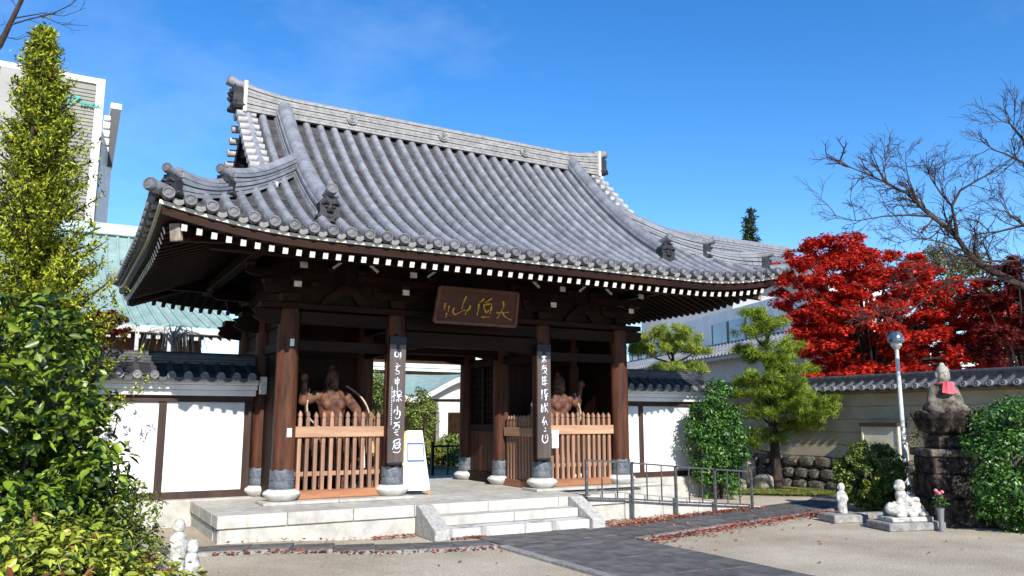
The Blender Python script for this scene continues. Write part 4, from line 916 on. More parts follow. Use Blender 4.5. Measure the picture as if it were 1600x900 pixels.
# ================================================================== copper-roofed hall behind the left wall
YH = 25.
a_ = A(150, 500, YH); b_ = A(381, 516, YH); ze = b_[2]
hall = root('copper_hall', ((a_[0]+b_[0])/2, YH+4, 0), 'temple hall with pale green copper roofs behind the white wall', 'building')
hx0, hx1 = a_[0]-6, b_[0]
def ribbed(name, x0, x1, y0, z0, y1, z1, n, m, parent, xs0=0, xs1=0, sag=.0):
    """sloping sheet with standing seams; xs shrink the top edge"""
    K = 6
    def pt(u, t): xa = x0+xs0*t; xb = x1-xs1*t; return (xa+(xb-xa)*u, y0+(y1-y0)*t, z0+(z1-z0)*t-sag*math.sin(math.pi*t))
    s_ = obj(name, MB().grid(pt, np.linspace(0, 1, 8), np.linspace(0, 1, K)).mesh(name, m, True), parent)
    for i in range(n+1):
        P_ = [Vector(pt(i/n, t))+Vector((0, 0, .03)) for t in np.linspace(0, 1, K)]; obj('seam', MB().tube(P_, .05, 6).mesh('seam', m, True), s_)
    return s_
ribbed('lower_roof', hx0, hx1, YH, ze, YH+3.2, ze+2.1, 30, COPPER, hall, 1.2, 1.2, .15)
WB = lambda par, nm, a, b, y0, y1, z0, z1, m, bv=.006: obj(nm, MB().box(a, b, y0, y1, z0, z1).mesh(nm, m, bevel=bv), par)
WB(hall, 'eave_board', hx0, hx1, YH+.02, YH+.3, ze-.20, ze-.04, mat('hall_pale', (.55, .52, .47), .8), .01)
HW = mat('hall_wood', (.24, .13, .07), .8, col2=(.12, .06, .035), scale=3); HPL = mat('hall_plaster', (.50, .46, .42), .9)
raf = MB().box(-.055, .055, 0, 1.4, -.06, .06).mesh('rafter', HW); rtp = MB().box(-.056, .056, -.012, 0, -.062, .062).mesh('rafter_tip', TIPW)
for i in range(int((hx1-hx0)/.26)):
    o = obj('rafter', raf, hall, loc=(hx0+.1+i*.26, YH+.16, ze-.30), rot=(.2, 0, 0)); obj('rafter_tip', rtp, o)
WB(hall, 'hall_wall', hx0+1.2, hx1-1.0, YH+1.5, YH+1.7, 0, ze+.1, HW, 0)
WB(hall, 'white_frieze', hx0+1.2, hx1-1.0, YH+1.38, YH+1.5, ze-1.75, ze-1.15, HPL, .01)
x = hx0+1.3
while x < hx1-1.0: WB(hall, 'hall_pillar', x-.11, x+.11, YH+1.28, YH+1.49, 0, ze-.2, HW, .02); x += 1.9
for px in (213, 264): p = A(px, 540, YH-.4); WB(hall, 'eave_pole', p[0]-.05, p[0]+.05, YH-.45, YH-.35, 0, ze-.05, mat('pole_grey', (.5, .5, .48), .5), .01)
# upper storey
uz = A(150, 452, YH+3.2)[2]; tz = A(150, 364, YH+5.5)[2]; ux1 = A(217, 440, YH+3.2)[0]+2.5
WB(hall, 'upper_wall', hx0+1.5, ux1-.8, YH+3.3, YH+3.5, ze+1.5, uz, HPL, 0)
ribbed('upper_roof', hx0, ux1, YH+2.7, uz-.3, YH+5.5, tz, 26, COPPER, hall, .3, .3, .2)
WB(hall, 'upper_ridge', hx0, ux1-.2, YH+5.3, YH+5.8, tz-.05, tz+.35, mat('copper_pale', (.45, .56, .53), .6), .03)
# ================================================================== main hall seen through the passage
YM = 34.
def M(px, py, Y=YM): return A(px, py, Y)
mh = root('main_hall', (M(690, 640)[0], YM+3, 0), 'main temple hall with curved green porch roof seen through the gate', 'building')
GREY = mat('hall_grey', (.56, .54, .50), .8, col2=(.45, .43, .40), scale=2); PALE = mat('hall_stone', (.66, .63, .57), .8, col2=(.55, .52, .47), scale=2)
# curved porch gable facing the gate
cxm = M(742, 600)[0]
prof_pts = []
for t in np.linspace(-1, 1, 33):
    px = 742+t*112; u = abs(t); y = 594+36*sstep((u-.05)/.85)-3*math.exp(-((u-.98)/.10)**2); p = M(px, y, YM-3); prof_pts.append((p[0], p[2]))
topz = M(742, 575, YM-3)[2]
up = [(x, z+.28) for x, z in prof_pts]
obj('porch_barge', MB().extrude(prof_pts+up[::-1], lambda a, q, d: (a, d, q), YM-3.0, YM-2.7).mesh('porch_barge', GREY, False), mh)
prf2 = [(x, z+.285) for x, z in prof_pts]
PTOP = M(742, 588, YM+1)[2]
def porch(u, t): i = u*32; k = min(31, int(i)); x = prf2[k][0]+(prf2[k+1][0]-prf2[k][0])*(i-k); z = prf2[k][1]+(prf2[k+1][1]-prf2[k][1])*(i-k); return (x, YM-3.05+t*4, z+max(0, PTOP-z)*(.35*t+.65*t*t))
obj('porch_roof', MB().grid(porch, np.linspace(0, 1, 41), np.linspace(0, 1, 6)).mesh('porch_roof', COPPER, True), mh)
obj('porch_tympanum', MB().extrude([(x, z-.02) for x, z in prof_pts[6:-6]]+[(prof_pts[-7][0], prof_pts[-7][1]-.05), (prof_pts[6][0], prof_pts[6][1]-.05)], lambda a, q, d: (a, d, q), YM-2.5, YM-2.4).mesh('porch_tympanum', PALE), mh)
pz = M(690, 632, YM-2.6)[2]
for px in (690, 796): p = M(px, 700, YM-2.6); WB(mh, 'porch_column', p[0]-.20, p[0]+.20, YM-2.8, YM-2.4, 0, pz, PALE, .03)
p0, p1 = M(683, 650, YM-2.6), M(803, 650, YM-2.6); WB(mh, 'porch_beam', p0[0], p1[0], YM-2.75, YM-2.45, M(690, 645, YM-2.6)[2], M(690, 628, YM-2.6)[2], PALE, .03)
# big roof behind: pale eave bands and green field
x0, x1 = M(500, 600)[0], M(860, 600)[0]; z0 = M(680, 588, YM+.5)[2]
zr0 = M(680, 541, YM+.9)[2]; ribbed('hall_roof', x0, x1, YM+.9, zr0, YM+4.9, zr0+2.4, 30, COPPER, mh, 0, 0, .2)
z2 = M(680, 563, YM+2)[2]; WB(mh, 'hall_eave', x0, x1, YM+1.2, YM+1.6, M(680, 576, YM+1.2)[2], M(680, 569, YM+1.2)[2], PALE, .02); WB(mh, 'hall_fascia', x0, x1, YM+1.4, YM+1.6, M(680, 569, YM+1.4)[2], M(680, 560, YM+1.4)[2], HW, .0); WB(mh, 'hall_band', x0, x1, YM+1.0, YM+1.6, M(680, 560, YM+1)[2], M(680, 540, YM+1)[2], PALE, .02)
WB(mh, 'hall_wall', x0+.5, x1-.5, YM+1.7, YM+1.9, 0, z0+.3, HW, 0)
# ================================================================== annex on the right: white walls, tiled roofs
an = foot(980, 42.); an2 = foot(1250, 26.3); dA = np.array(an2)-np.array(an); LA = np.linalg.norm(dA); AA = math.atan2(dA[1], dA[0])
ax = root('white_annex', (an[0], an[1], 0), 'white two storey building with grey tiled roofs behind the cloud pine', 'building', rz=AA)
zl = 4.14
LB(ax, 'ground_floor', -3, LA, .7, 3.4, 0, zl+.3, mat('annex_wall', (.40, .40, .42), .9), 0)
ATILE = mat('annex_tile', (.24, .245, .27), .5, col2=(.13, .135, .15), scale=8, bump=.2, rnd=.12)
def tiled_slope(par, x0, x1, y0, z0, y1, z1, sp_, m=ATILE):
    n = int((x1-x0)/sp_); obj('tile_bed', MB().grid(lambda a, t: (a, y0+(y1-y0)*t, z0+(z1-z0)*t), [x0, x1], [0, 1]).mesh('tile_bed', m), par, local=True)
    ln = math.hypot(y1-y0, z1-z0); an_ = math.atan2(z1-z0, y1-y0)
    mb = MB(); K = max(3, int(ln/.3))
    pts = [(0, ln*i/K, 0) for i in range(K+1)]
    for i in range(K): mb.tube([(0, ln*i/K, .012), (0, ln*(i+1)/K, 0)], [.075, .065], 7, True)
    me = mb.mesh('tile_row', m, True)
    for i in range(n): tag(obj('tile_row', me, par, loc=(x0+sp_*(i+.5), y0, z0+.02), rot=(an_, 0, 0), local=True), kind='stuff')
tiled_slope(ax, -3, LA, .0, zl, 1.3, zl+.68, .30)
LB(ax, 'eave_fascia', -3, LA, .04, .14, zl-.16, zl-.02, mat('fascia_grey', (.3, .3, .3), .7), .01)
zu0, zu1 = zl+.62, zl+2.1
LB(ax, 'upper_wall', -3, LA, 1.3, 3.6, zu0-.2, zu1, PLAST, 0)
GL_ = mat('window_glass', (.20, .27, .36), .08, spec=.9, col2=(.12, .17, .24), scale=.8)
def on_annex(px, off=1.3):
    o_ = np.array([-math.sin(AA), math.cos(AA)])*off; d = ray(px, 653); M_ = np.array([[d[0], -math.cos(AA)], [d[1], -math.sin(AA)]]); return float(np.linalg.solve(M_, np.array(an)+o_)[1])
for pa, pb in ((992, 1000), (1006, 1014), (1120, 1143), (1146, 1172)):
    a, b = on_annex(pa), on_annex(pb); w_ = LB(ax, 'window', a, b, 1.26, 1.299, zu0+.10, zu0+1.0, GL_, 0)
    LB(w_, 'window_frame', a-.04, b+.04, 1.24, 1.27, zu0+.05, zu0+.10, STEEL, 0); LB(w_, 'window_frame', a-.05, a-.002, 1.24, 1.27, zu0+.10, zu0+1.0, STEEL, 0); LB(w_, 'window_frame', b+.002, b+.05, 1.24, 1.27, zu0+.10, zu0+1.0, STEEL, 0)
# roof of the building further back, its ridge over the gate's corner
r0 = D(1040, 374, 46.); r1 = D(1233, 405, 51.)
bk = root('tiled_hall', ((r0[0]+r1[0])/2, (r0[1]+r1[1])/2, 0), 'tiled roof of a hall rising behind the corner of the gate roof', 'building')
dB = r1-r0; zr = min(r0[2], r1[2]); LBk = math.hypot(dB[0], dB[1])
bk.location = (r0[0], r0[1], 0); bk.rotation_euler = (0, 0, math.atan2(dB[1], dB[0]))
tiled_slope(bk, 0, LBk, -6, r1[2]-2.6, 0, r1[2], .33)
for k in range(4): LB(bk, 'ridge_course', -.1, LBk+.1, -.28+.03*k, .28-.03*k, r1[2]+.16*k, r1[2]+.13+.16*k, ATILE, .01)
obj('ridge_cap', MB().tube([(-.1, 0, r1[2]+.68), (LBk+.1, 0, r1[2]+.68)], .13, 10).mesh('ridge_cap', ATILE, True), bk, local=True)
LB(bk, 'hall_wall', .5, LBk-.5, -4.5, 3, 0, r1[2]-1.9, mat('annex_wall', (.4, .4, .42), .9), 0)
obj('rear_slope', MB().grid(lambda a, t: (a, 6*t, r1[2]-2.6*t), [0, LBk], [0, 1]).mesh('rear_slope', ATILE), bk, local=True)
# ================================================================== black garden fence in the passage
gf0, gf1 = A(676, 695, 18.6), A(760, 695, 18.6)
fe = root('iron_fence', (gf0[0], 18.6, 0), 'low black iron fence across the passage behind the gate', 'fence')
zt_ = A(700, 697, 18.6)[2]
obj('top_rail', MB().bar((gf0[0], 18.6, zt_), (gf1[0]+.6, 18.6, zt_), .05, .05).mesh('top_rail', BLACK), fe); obj('bottom_rail', MB().bar((gf0[0], 18.6, .15), (gf1[0]+.6, 18.6, .15), .04, .04).mesh('bottom_rail', BLACK), fe)
x = gf0[0]
while x < gf1[0]+.6: obj('upright', MB().box(x-.018, x+.018, 18.582, 18.618, 0, zt_+.03).mesh('upright', BLACK), fe); x += .42
obj('end_post', MB().box(gf0[0]-.035, gf0[0]+.035, 18.565, 18.635, 0, zt_+.12).mesh('end_post', BLACK), fe)
# ================================================================== lamp post
lx, ly = foot(1409, 15.); lz = CH+(653-545)*15./F
lp = root('lamp_post', (lx, ly, 0), 'pale metal lamp post with round domed head behind the clipped bush', 'street lamp')
POLE = mat('pole_paint', (.62, .63, .64), .4, col2=(.48, .49, .5), scale=8)
obj('pole', MB().lathe([(.07, 0), (.07, .5), (.052, .55), (.042, 1.6), (.036, lz)], 16).mesh('pole', POLE, True), lp, local=True)
obj('base_plate', MB().lathe([(.13, 0), (.13, .02), (.075, .025)], 16).mesh('base_plate', POLE), lp, local=True)
hd = obj('lamp_head', MB().lathe([(.045, lz-.01), (.075, lz+.03), (.10, lz+.06), (.10, lz+.12)], 20).mesh('lamp_head', POLE, True), lp, local=True)
obj('dome', MB().lathe([(.142, lz+.12), (.150, lz+.15), (.140, lz+.23), (.105, lz+.30), (.05, lz+.338), (.0, lz+.345)], 22).mesh('dome', mat('dome_shell', (.22, .25, .30), .25, metal=.6, col2=(.16, .18, .22)), True), lp, local=True)
# ================================================================== seated stone figure on lotus and pedestal
sx_, sy_ = foot(1478, 13.)
sb = root('seated_statue', (sx_, sy_, 0), 'weathered seated stone statue with pink bib on a dark lotus pedestal', 'statue', rz=R(-34))
ph = CH-47*13./F                                            # pedestal top
for i, (w_, z0, z1) in enumerate(((.52, 0, .42), (.48, .422, .80), (.45, .802, ph-.12), (.50, ph-.118, ph))):
    for j, (a, b) in enumerate(((-w_, -.02), (-.016, w_))):
        obj('pedestal_stone', MB().box(a*.92, b*.92, -w_*.85, w_*.85, z0, z1).mesh('pedestal_stone', DKSTONE if i < 3 else MOSSY, bevel=.02), sb, local=True)
zz = ph; S_ = 12.75/F
obj('neck_block', MB().lathe([(.34, zz), (.36, zz+.05), (.33, zz+.22)], 8).mesh('neck_block', DKSTONE), sb, local=True)
z1 = zz+.22
def petal(r, z, t, j): return (r*(1+.05*abs(math.sin(t*6))*(j > 0)), z+(.05*abs(math.sin(t*6)) if j >= 4 else 0))
lo = obj('lotus', MB().lathe([(.26, z1), (.36, z1+.05), (.42, z1+.14), (.44, z1+.26), (.43, z1+.33), (.38, z1+.34)], 48, (0, 0, 0), True, petal).mesh('lotus', DKSTONE, True), sb, local=True)
pt_me = MB().grid(lambda u, v: (.105*math.sin(math.pi*(.12+.76*v))*(u-.5)*2, -.04*math.cos((u-.5)*2.4)-.05*v-.03*v*v, .30*v), np.linspace(0, 1, 6), np.linspace(0, 1, 7)).mesh('petal', DKSTONE, True)
for i in range(13): t = 2*math.pi*i/13; obj('petal', pt_me, lo, loc=(.38*math.sin(t), -.38*math.cos(t), z1+.06), rot=(.12, 0, t))
z2 = z1+.33; hz_ = 2.43
fig = [((0, .02, z2+.10), (0, .02, z2+.34), .20, .17), ((0, .02, z2+.36), (0, .0, z2+.44), .185, .13), ((-.15, .02, z2+.40), (-.22, -.02, z2+.20), .085, .075), ((.15, .02, z2+.40), (.22, -.02, z2+.20), .085, .075),
       ((-.22, -.02, z2+.20), (-.05, -.20, z2+.15), .075, .055), ((.22, -.02, z2+.20), (.05, -.20, z2+.15), .075, .055), ((-.24, -.10, z2+.06), (.02, -.24, z2+.06), .10, .08), ((.24, -.10, z2+.06), (-.02, -.24, z2+.06), .10, .08), ((-.2, .05, z2+.07), (.2, .05, z2+.07), .14, .14),
       ((0, 0, z2+.46), (0, -.01, z2+.54), .07, .075)]
obj_b = blob('body', fig, MOSSY, sb, .018, 5)
hb_ = z2+.62
head = [((0, -.01, hb_-.02), (0, -.01, hb_+.08), .095, .10), ((0, -.10, hb_+.03), (0, -.105, hb_+.01), .018, .022), ((-.10, 0, hb_+.04), (-.10, 0, hb_-.03), .022, .018), ((.10, 0, hb_+.04), (.10, 0, hb_-.03), .022, .018), ((0, 0, hb_+.16), (0, 0, hb_+.18), .05, .045), ((-.035, -.095, hb_+.06), (-.03, -.095, hb_+.06), .016, .016), ((.035, -.095, hb_+.06), (.03, -.095, hb_+.06), .016, .016), ((-.03, -.09, hb_-.04), (.03, -.09, hb_-.04), .014, .014)]
blob('head', head, mat('pale_lichen', (.40, .38, .32), .9, col2=(.18, .165, .125), scale=14), sb, .012, 3)
BIB = mat('pink_bib', (.78, .13, .16), .9, col2=(.66, .08, .11), scale=20, bump=.3)
obj('bib', MB().grid(lambda u, v: ((u-.5)*(.14+.09*v), -.17-.055*math.sin(math.pi*u)-.03*v+.008*math.sin(u*16), z2+.52-.17*v-.03*math.sin(math.pi*u)*v), np.linspace(0, 1, 14), np.linspace(0, 1, 6)).mesh('bib', BIB, True), sb, local=True)
obj('bib_cord', MB().tube([(.13*math.cos(t), -.005-.13*math.sin(t)*1.2, z2+.50) for t in np.linspace(0, math.pi, 10)], .01, 6).mesh('bib_cord', BIB), sb, local=True)
# ---- small white statues on slabs
def slab(px, py, w_, d_, h_, label, ang=-.30):
    p = G(px, py); r_ = root('plinth_slab', (p[0], p[1]+d_*.4, 0), label, 'plinth', rz=ang); obj('slab', chamfer_box('slab', KERB, w_, d_, h_, .015), r_, local=True); return p[0], p[1]+d_*.4, h_
def jizo(x, y, z, h, label, ang=0, lean=0):
    r_ = root('stone_figure', (x, y, z), label, 'statue', 'small white stone figures', ang); k = h
    caps = [((0, 0, .05*k), (0, 0, .45*k), .16*k, .15*k), ((0, 0, .45*k), (0, 0, .66*k), .15*k, .12*k), ((-.11*k, 0, .64*k), (-.15*k, -.05*k, .45*k), .06*k, .055*k), ((.11*k, 0, .64*k), (.15*k, -.05*k, .45*k), .06*k, .055*k), ((-.15*k, -.05*k, .45*k), (-.02*k, -.15*k, .52*k), .05*k, .04*k), ((.15*k, -.05*k, .45*k), (.02*k, -.15*k, .52*k), .05*k, .04*k), ((0, 0, .66*k), (0, 0, .72*k), .06*k, .06*k), ((-.07*k, -.08*k, .03*k), (-.07*k, -.15*k, .02*k), .04*k, .03*k), ((.07*k, -.08*k, .03*k), (.07*k, -.15*k, .02*k), .04*k, .03*k)]
    blob('body', caps, STATUE, r_, .03*k, 4)
    hd_ = [((0, -.01*k, .80*k), (0, -.01*k, .88*k), .105*k, .11*k), ((0, -.115*k, .83*k), (0, -.12*k, .82*k), .018*k, .02*k), ((-.11*k, 0, .86*k), (-.11*k, 0, .80*k), .022*k, .02*k), ((.11*k, 0, .86*k), (.11*k, 0, .80*k), .022*k, .02*k), ((-.03*k, -.105*k, .78*k), (.03*k, -.105*k, .78*k), .014*k, .014*k)]
    blob('head', hd_, STATUE, r_, .016*k, 3)
    return r_
x, y, z = slab(1333, 817, .62, .46, .13, 'low stone slab under the standing white figure')
jizo(x+.02, y+.02, z, .50, 'small standing white stone figure on a slab before the clipped bush', -.5)
x, y, z = slab(1437, 829, .98, .56, .12, 'low stone slab under the reclining white figure')
lf = root('reclining_figure', (x, y, z), 'white stone child figure lying over a round beast beside pink flowers', 'statue', rz=-.30)
obj('base', chamfer_box('base', STATUE, .72, .36, .07, .012), lf, local=True)
K_ = .07
caps = [((-.20, 0, K_+.10), (.16, 0, K_+.12), .11, .13), ((.16, 0, K_+.12), (.26, .02, K_+.09), .13, .10), ((-.20, 0, K_+.10), (-.27, -.03, K_+.12), .11, .09), ((-.29, -.04, K_+.19), (-.30, -.05, K_+.21), .03, .02), ((-.22, -.04, K_+.20), (-.22, -.05, K_+.22), .03, .02),
        ((-.20, -.12, K_+.04), (-.12, -.14, K_+.03), .05, .045), ((0, -.13, K_+.04), (.08, -.14, K_+.03), .05, .045), ((.22, -.11, K_+.05), (.28, -.12, K_+.03), .06, .045),
        ((0, 0, K_+.2), (-.06, -.01, K_+.33), .11, .085), ((-.06, -.02, K_+.30), (-.16, -.08, K_+.22), .045, .035), ((0, -.04, K_+.30), (.02, -.13, K_+.20), .045, .035), ((.05, 0, K_+.22), (.18, -.06, K_+.24), .075, .05)]
blob('body', caps, STATUE, lf, .016, 4)
blob('head', [((-.075, -.02, K_+.44), (-.075, -.02, K_+.475), .082, .08), ((-.085, -.10, K_+.45), (-.085, -.105, K_+.44), .015, .016), ((-.155, -.01, K_+.45), (-.155, -.01, K_+.43), .02, .016), ((.005, -.01, K_+.45), (.005, -.01, K_+.43), .02, .016)], STATUE, lf, .012, 3)
p = G(1378, 815); kb = root('kerb_edging', (p[0], p[1], 0), 'low stone edging between the two small white statues', 'edging', rz=-.25)
for i in range(3): obj('edging_stone', chamfer_box('edging_stone', KERB, .40, .14, .11, .012), kb, loc=(-.25+i*.41, .35, 0), local=True)
p = foot(1413, 13.2); sp_ = root('stone_post', (p[0], p[1], 0), 'short square stone post beside the seated statue pedestal', 'post'); obj('shaft', MB().lathe([(.095, 0), (.085, .40), (.07, .44), (.05, .45)], 8).mesh('shaft', STONE), sp_, local=True)
# flowers in a vase before the pedestal
p = foot(1457, 12.2); fv = root('flower_vase', (p[0], p[1], 0), 'slim vase of pink flowers before the seated statue', 'vase')
obj('vase', MB().lathe([(.045, 0), (.05, .02), (.035, .12), (.05, .30), (.06, .34)], 14).mesh('vase', mat('vase_grey', (.2, .2, .21), .5), True), fv, local=True)
obj('stems', leaf_mesh('stems', [(0, 0, .44, .06, .06, .10)], 60, .10, .03, foliage('vase_leaf', (.03, .07, .02), (.08, .16, .04)), 5, rise=1.2), fv, local=True)
for i in range(5): a = i*1.25; obj('flower', MB().sphere((.045*math.cos(a), .045*math.sin(a), .56+.02*(i % 3)), .026, 9, 6).mesh('flower', mat('pink_petal', (.72, .22, .28), .7, col2=(.6, .12, .18), scale=40), True), fv, local=True)
# pair of white figures at the left, half hidden by the shrubs
p = foot(291, 8.7); jizo(p[0], p[1], gz(*p), .55, 'white stone figure with a topknot behind the other at the shrub edge', .2)
p = foot(313, 7.6); jizo(p[0], p[1], gz(*p), .50, 'plump white stone figure at the edge of the shrubs', .75)
#PART5
# ================================================================== trees and shrubs
def mk_tree(name, label, cat, loc, group=None): return root(name, loc, label, cat, group)
def trunk(parent, pts, rad, m=BARK, n=9, name='trunk'): return obj(name, MB().tube(pts, rad, n).mesh(name, m, True), parent)
# --- tall conifer at the left
rg = np.random.default_rng(7)
bx, by = foot(58, 10.8); TOP = D(70, 30, 10.8)
con = mk_tree('conifer', 'tall yellow green conifer standing beside the white wall and office tower', 'tree', (bx, by, 0))
trunk(con, [(bx, by, 0), (bx+.05, by, 2.0), (TOP[0]-.02, TOP[1], 4.5), (TOP[0], TOP[1], TOP[2]-.3)], [.09, .07, .035, .008])
cl = []; H_ = TOP[2]; lm = MB()
for i in range(480):
    t = rg.random()**.75; z = .9+t*(H_-1.0); rad = 1.30*(1-t)**.72*(.5+.6*rg.random())+.08; a = rg.random()*6.283
    cx_ = bx+(TOP[0]-bx)*t; cy_ = by+(TOP[1]-by)*t; rise_ = rad*(.25+.35*rg.random())
    for q in (.15, .38, .58, .76, .9, 1.02):                      # a spray that narrows to an upturned tip
        s_ = (.19-.135*q)*(.75+.5*rg.random())*(.55+.6*(1-t)); cl.append((cx_+math.cos(a)*rad*q+rg.normal()*.03, cy_+math.sin(a)*rad*q+rg.normal()*.03, z-.1+rise_*q*q, s_, s_, s_*1.25))
    if i % 2 == 0: lm.tube([(cx_, cy_, z-.25), (cx_+math.cos(a)*rad*.6, cy_+math.sin(a)*rad*.6, z-.1+rise_*.3), (cx_+math.cos(a)*rad, cy_+math.sin(a)*rad, z-.1+rise_)], [.026, .016, .006], 5)
for i in range(12): cl.append((TOP[0]+rg.normal()*.03, TOP[1]+rg.normal()*.03, H_-.05-.09*i, .035+.012*i, .035+.012*i, .12))
obj('limbs', lm.mesh('limbs', BARK, True), con)
CONF = foliage('conifer_leaf', (.014, .04, .005), (.52, .54, .03), .28, ramp=(.3, .72))
obj('crown', leaf_mesh('crown', cl, 130000, .066, .021, CONF, 3, up=.2, shape='dia', shell=.25, outw=.9, rise=.9), con)
# --- big camellia in front of the wall
def bush(name, label, cat, c, r, k, cr, n, ln, wd, m, seed, group=None, zmin=-.5, fill=.35, stems=7, shape='leaf', squash=.9, up=.45, sub=None, shell=.45):
    t = mk_tree(name, label, cat, (c[0], c[1], c[2]-r[2] if c[2]-r[2] < .3 else 0), group)
    rg = np.random.default_rng(seed); mb = MB(); z0 = max(0, min(.1, c[2]-r[2]))
    for i in range(stems):
        a = rg.random()*6.28; mb.tube([(c[0]+.08*math.cos(a), c[1]+.08*math.sin(a), z0-.03), (c[0]+r[0]*.35*math.cos(a), c[1]+r[1]*.35*math.sin(a), c[2]-.2*r[2]), (c[0]+r[0]*.7*math.cos(a), c[1]+r[1]*.7*math.sin(a), c[2]+r[2]*.45)], [.035, .022, .006], 6)
    obj('stems', mb.mesh('stems', BARK, True), t)
    C_ = shell_clumps(c, r, k, cr, seed, zmin, fill, squash)
    obj('crown', leaf_mesh('crown', C_, n, ln, wd, m, seed+1, up=up, shape=shape, shell=shell), t); return t
CAM = foliage('camellia_leaf', (.008, .026, .004), (.27, .38, .03), .18, .38, .5, ramp=(.32, .85))
AZA = foliage('azalea_leaf', (.02, .06, .008), (.50, .54, .06), .24, .36, .45, ramp=(.25, .8))
AZR = foliage('azalea_red', (.16, .04, .02), (.34, .16, .08), .2, .4)
BOX = foliage('box_leaf', (.016, .04, .006), (.22, .27, .03), .12, .35, .5)
HEDGE = foliage('hedge_leaf', (.008, .035, .007), (.11, .25, .035), .12, .35, .5)
cx, cy = foot(-16, 7.4)
bush('camellia', 'big glossy dark green camellia before the white wall', 'shrub', (cx, cy, 1.45), (.92, .95, 1.50), 130, .26, 7000, .105, .062, CAM, 11, zmin=-1)
cx, cy = foot(78, 7.6); bush('camellia', 'smaller glossy camellia leaning toward the azaleas and the wall', 'shrub', (cx, cy, .82), (.66, .7, .88), 80, .2, 4000, .10, .058, CAM, 12, zmin=-1)
cx, cy = foot(190, 7.9); bush('holly_shrub', 'low dark shrub with fine leaves below the camellia', 'shrub', (cx, cy, .52), (.42, .45, .58), 50, .15, 3800, .05, .026, BOX, 13, zmin=-1)
for i, (px, dep, rx, rz, n) in enumerate(((30, 5.0, .62, .62, 3300), (130, 5.2, .55, .54, 3200), (232, 5.5, .46, .44, 2600), (80, 4.2, .5, .46, 2600), (220, 4.4, .42, .36, 2000))):
    cx, cy = foot(px, dep); lab = ['tall leafy azalea under the camellia at the picture edge', 'rounded azalea with yellow green leaves between two other azaleas', 'azalea beside the white stone figures', 'low azalea with reddish leaves before the camellia', 'low spreading azalea before the white stone figures'][i]
    t = bush('azalea', lab, 'shrub', (cx, cy, rz*.85), (rx, rx, rz*.85), 45, .16, n, .062, .030, AZA, 30+i, 'azaleas below the camellia', zmin=-1, up=.7)
    obj('red_leaves', leaf_mesh('red_leaves', shell_clumps((cx, cy, rz*.86), (rx, rx, rz*.86), 26, .08, 50+i, 0, .0), 230, .06, .032, AZR, 60+i, up=.8), t)
# --- clipped shrubs
cx, cy = foot(1117, 17.0); bush('clipped_shrub', 'round topped clipped dark green shrub before the white wall by the handrail', 'shrub', (cx, cy, 1.18), (.60, .60, 1.22), 120, .17, 15000, .062, .036, HEDGE, 71, zmin=-1, squash=.8)
cx, cy = foot(1354, 14.6); bush('clipped_bush', 'dense ball shaped clipped bush behind the standing white figure', 'shrub', (cx, cy, .63), (.62, .62, .62), 320, .07, 24000, .042, .028, BOX, 72, zmin=-1, fill=.12)
cx, cy = foot(1590, 12.2); bush('round_hedge', 'large rounded glossy hedge beside the seated statue', 'shrub', (cx, cy, .98), (.88, .8, 1.0), 130, .17, 14000, .062, .038, HEDGE, 73, zmin=-1, fill=.3)
cx, cy = foot(1447, 14.6); bush('thin_shrub', 'thin airy shrub between the lamp post and seated statue', 'shrub', (cx, cy, 1.35), (.32, .32, .55), 30, .12, 900, .05, .02, foliage('thin_leaf', (.05, .06, .015), (.14, .13, .04)), 74, zmin=-1, fill=.6)
# --- pines
PINE = foliage('pine_needle', (.018, .055, .006), (.36, .46, .03), .25); PINE2 = foliage('pine_light', (.05, .10, .012), (.40, .47, .07), .25)
def pine(name, label, base, lean, pads, n, m, seed, tr=.12, ln=.15):
    t = mk_tree(name, label, 'tree', (base[0], base[1], 0)); rg = np.random.default_rng(seed); mb = MB(); top = max(p[2] for p in pads)
    tp = [(base[0], base[1], 0), (base[0]+lean*.5, base[1], top*.35), (base[0]+lean, base[1], top*.7), (base[0]+lean*.7, base[1], top*.98)]
    trunk(t, tp, [tr, tr*.75, tr*.5, tr*.15])
    for p in pads:
        f_ = min(.95, max(.15, (p[2]-.35)/top)); i = min(2, int(f_*3/1.0)); q = Vector(tp[i]).lerp(Vector(tp[i+1]), max(0, min(1, f_*3-i)))
        mb.tube([q, q.lerp(Vector(p[:3]), .5)+Vector((0, 0, -.05)), Vector(p[:3])+Vector((0, 0, -.03))], [tr*.3, tr*.2, tr*.08], 6)
    obj('limbs', mb.mesh('limbs', BARK, True), t)
    cl = []
    for p in pads:
        for k in range(int(14*p[3]/.4)+4):
            a = rg.random()*6.28; q = rg.random()**.5; s_ = .09+.08*rg.random(); cl.append((p[0]+math.cos(a)*p[3]*q, p[1]+math.sin(a)*p[3]*q, p[2]+rg.normal()*p[4]*.5, s_, s_, s_*.8))
    obj('crown', leaf_mesh('crown', cl, n, ln, .022, m, seed+2, up=.3, shape='needle', shell=.05, outw=1.0, rise=1.1), t); return t
bx, by = foot(1210, 19.); rg = np.random.default_rng(5); pads = []
k_ = 19./F
for (px, py, w_) in ((1180, 492, 22), (1205, 505, 30), (1175, 520, 30), (1225, 540, 34), (1190, 560, 36), (1165, 548, 18), (1240, 575, 38), (1205, 590, 40), (1170, 600, 24), (1255, 615, 40), (1215, 632, 44), (1185, 645, 34), (1270, 645, 30), (1240, 662, 36), (1200, 680, 34), (1165, 690, 20), (1285, 628, 20), (1262, 630, 34), (1230, 600, 36), (1225, 610, 40), (1190, 615, 40), (1255, 660, 30), (1215, 560, 30)):
    p = D(px, py, 18.8-max(0, px-1235)*.02+rg.normal()*.35); pads.append((p[0], p[1], p[2], w_*k_*1.0, .12))
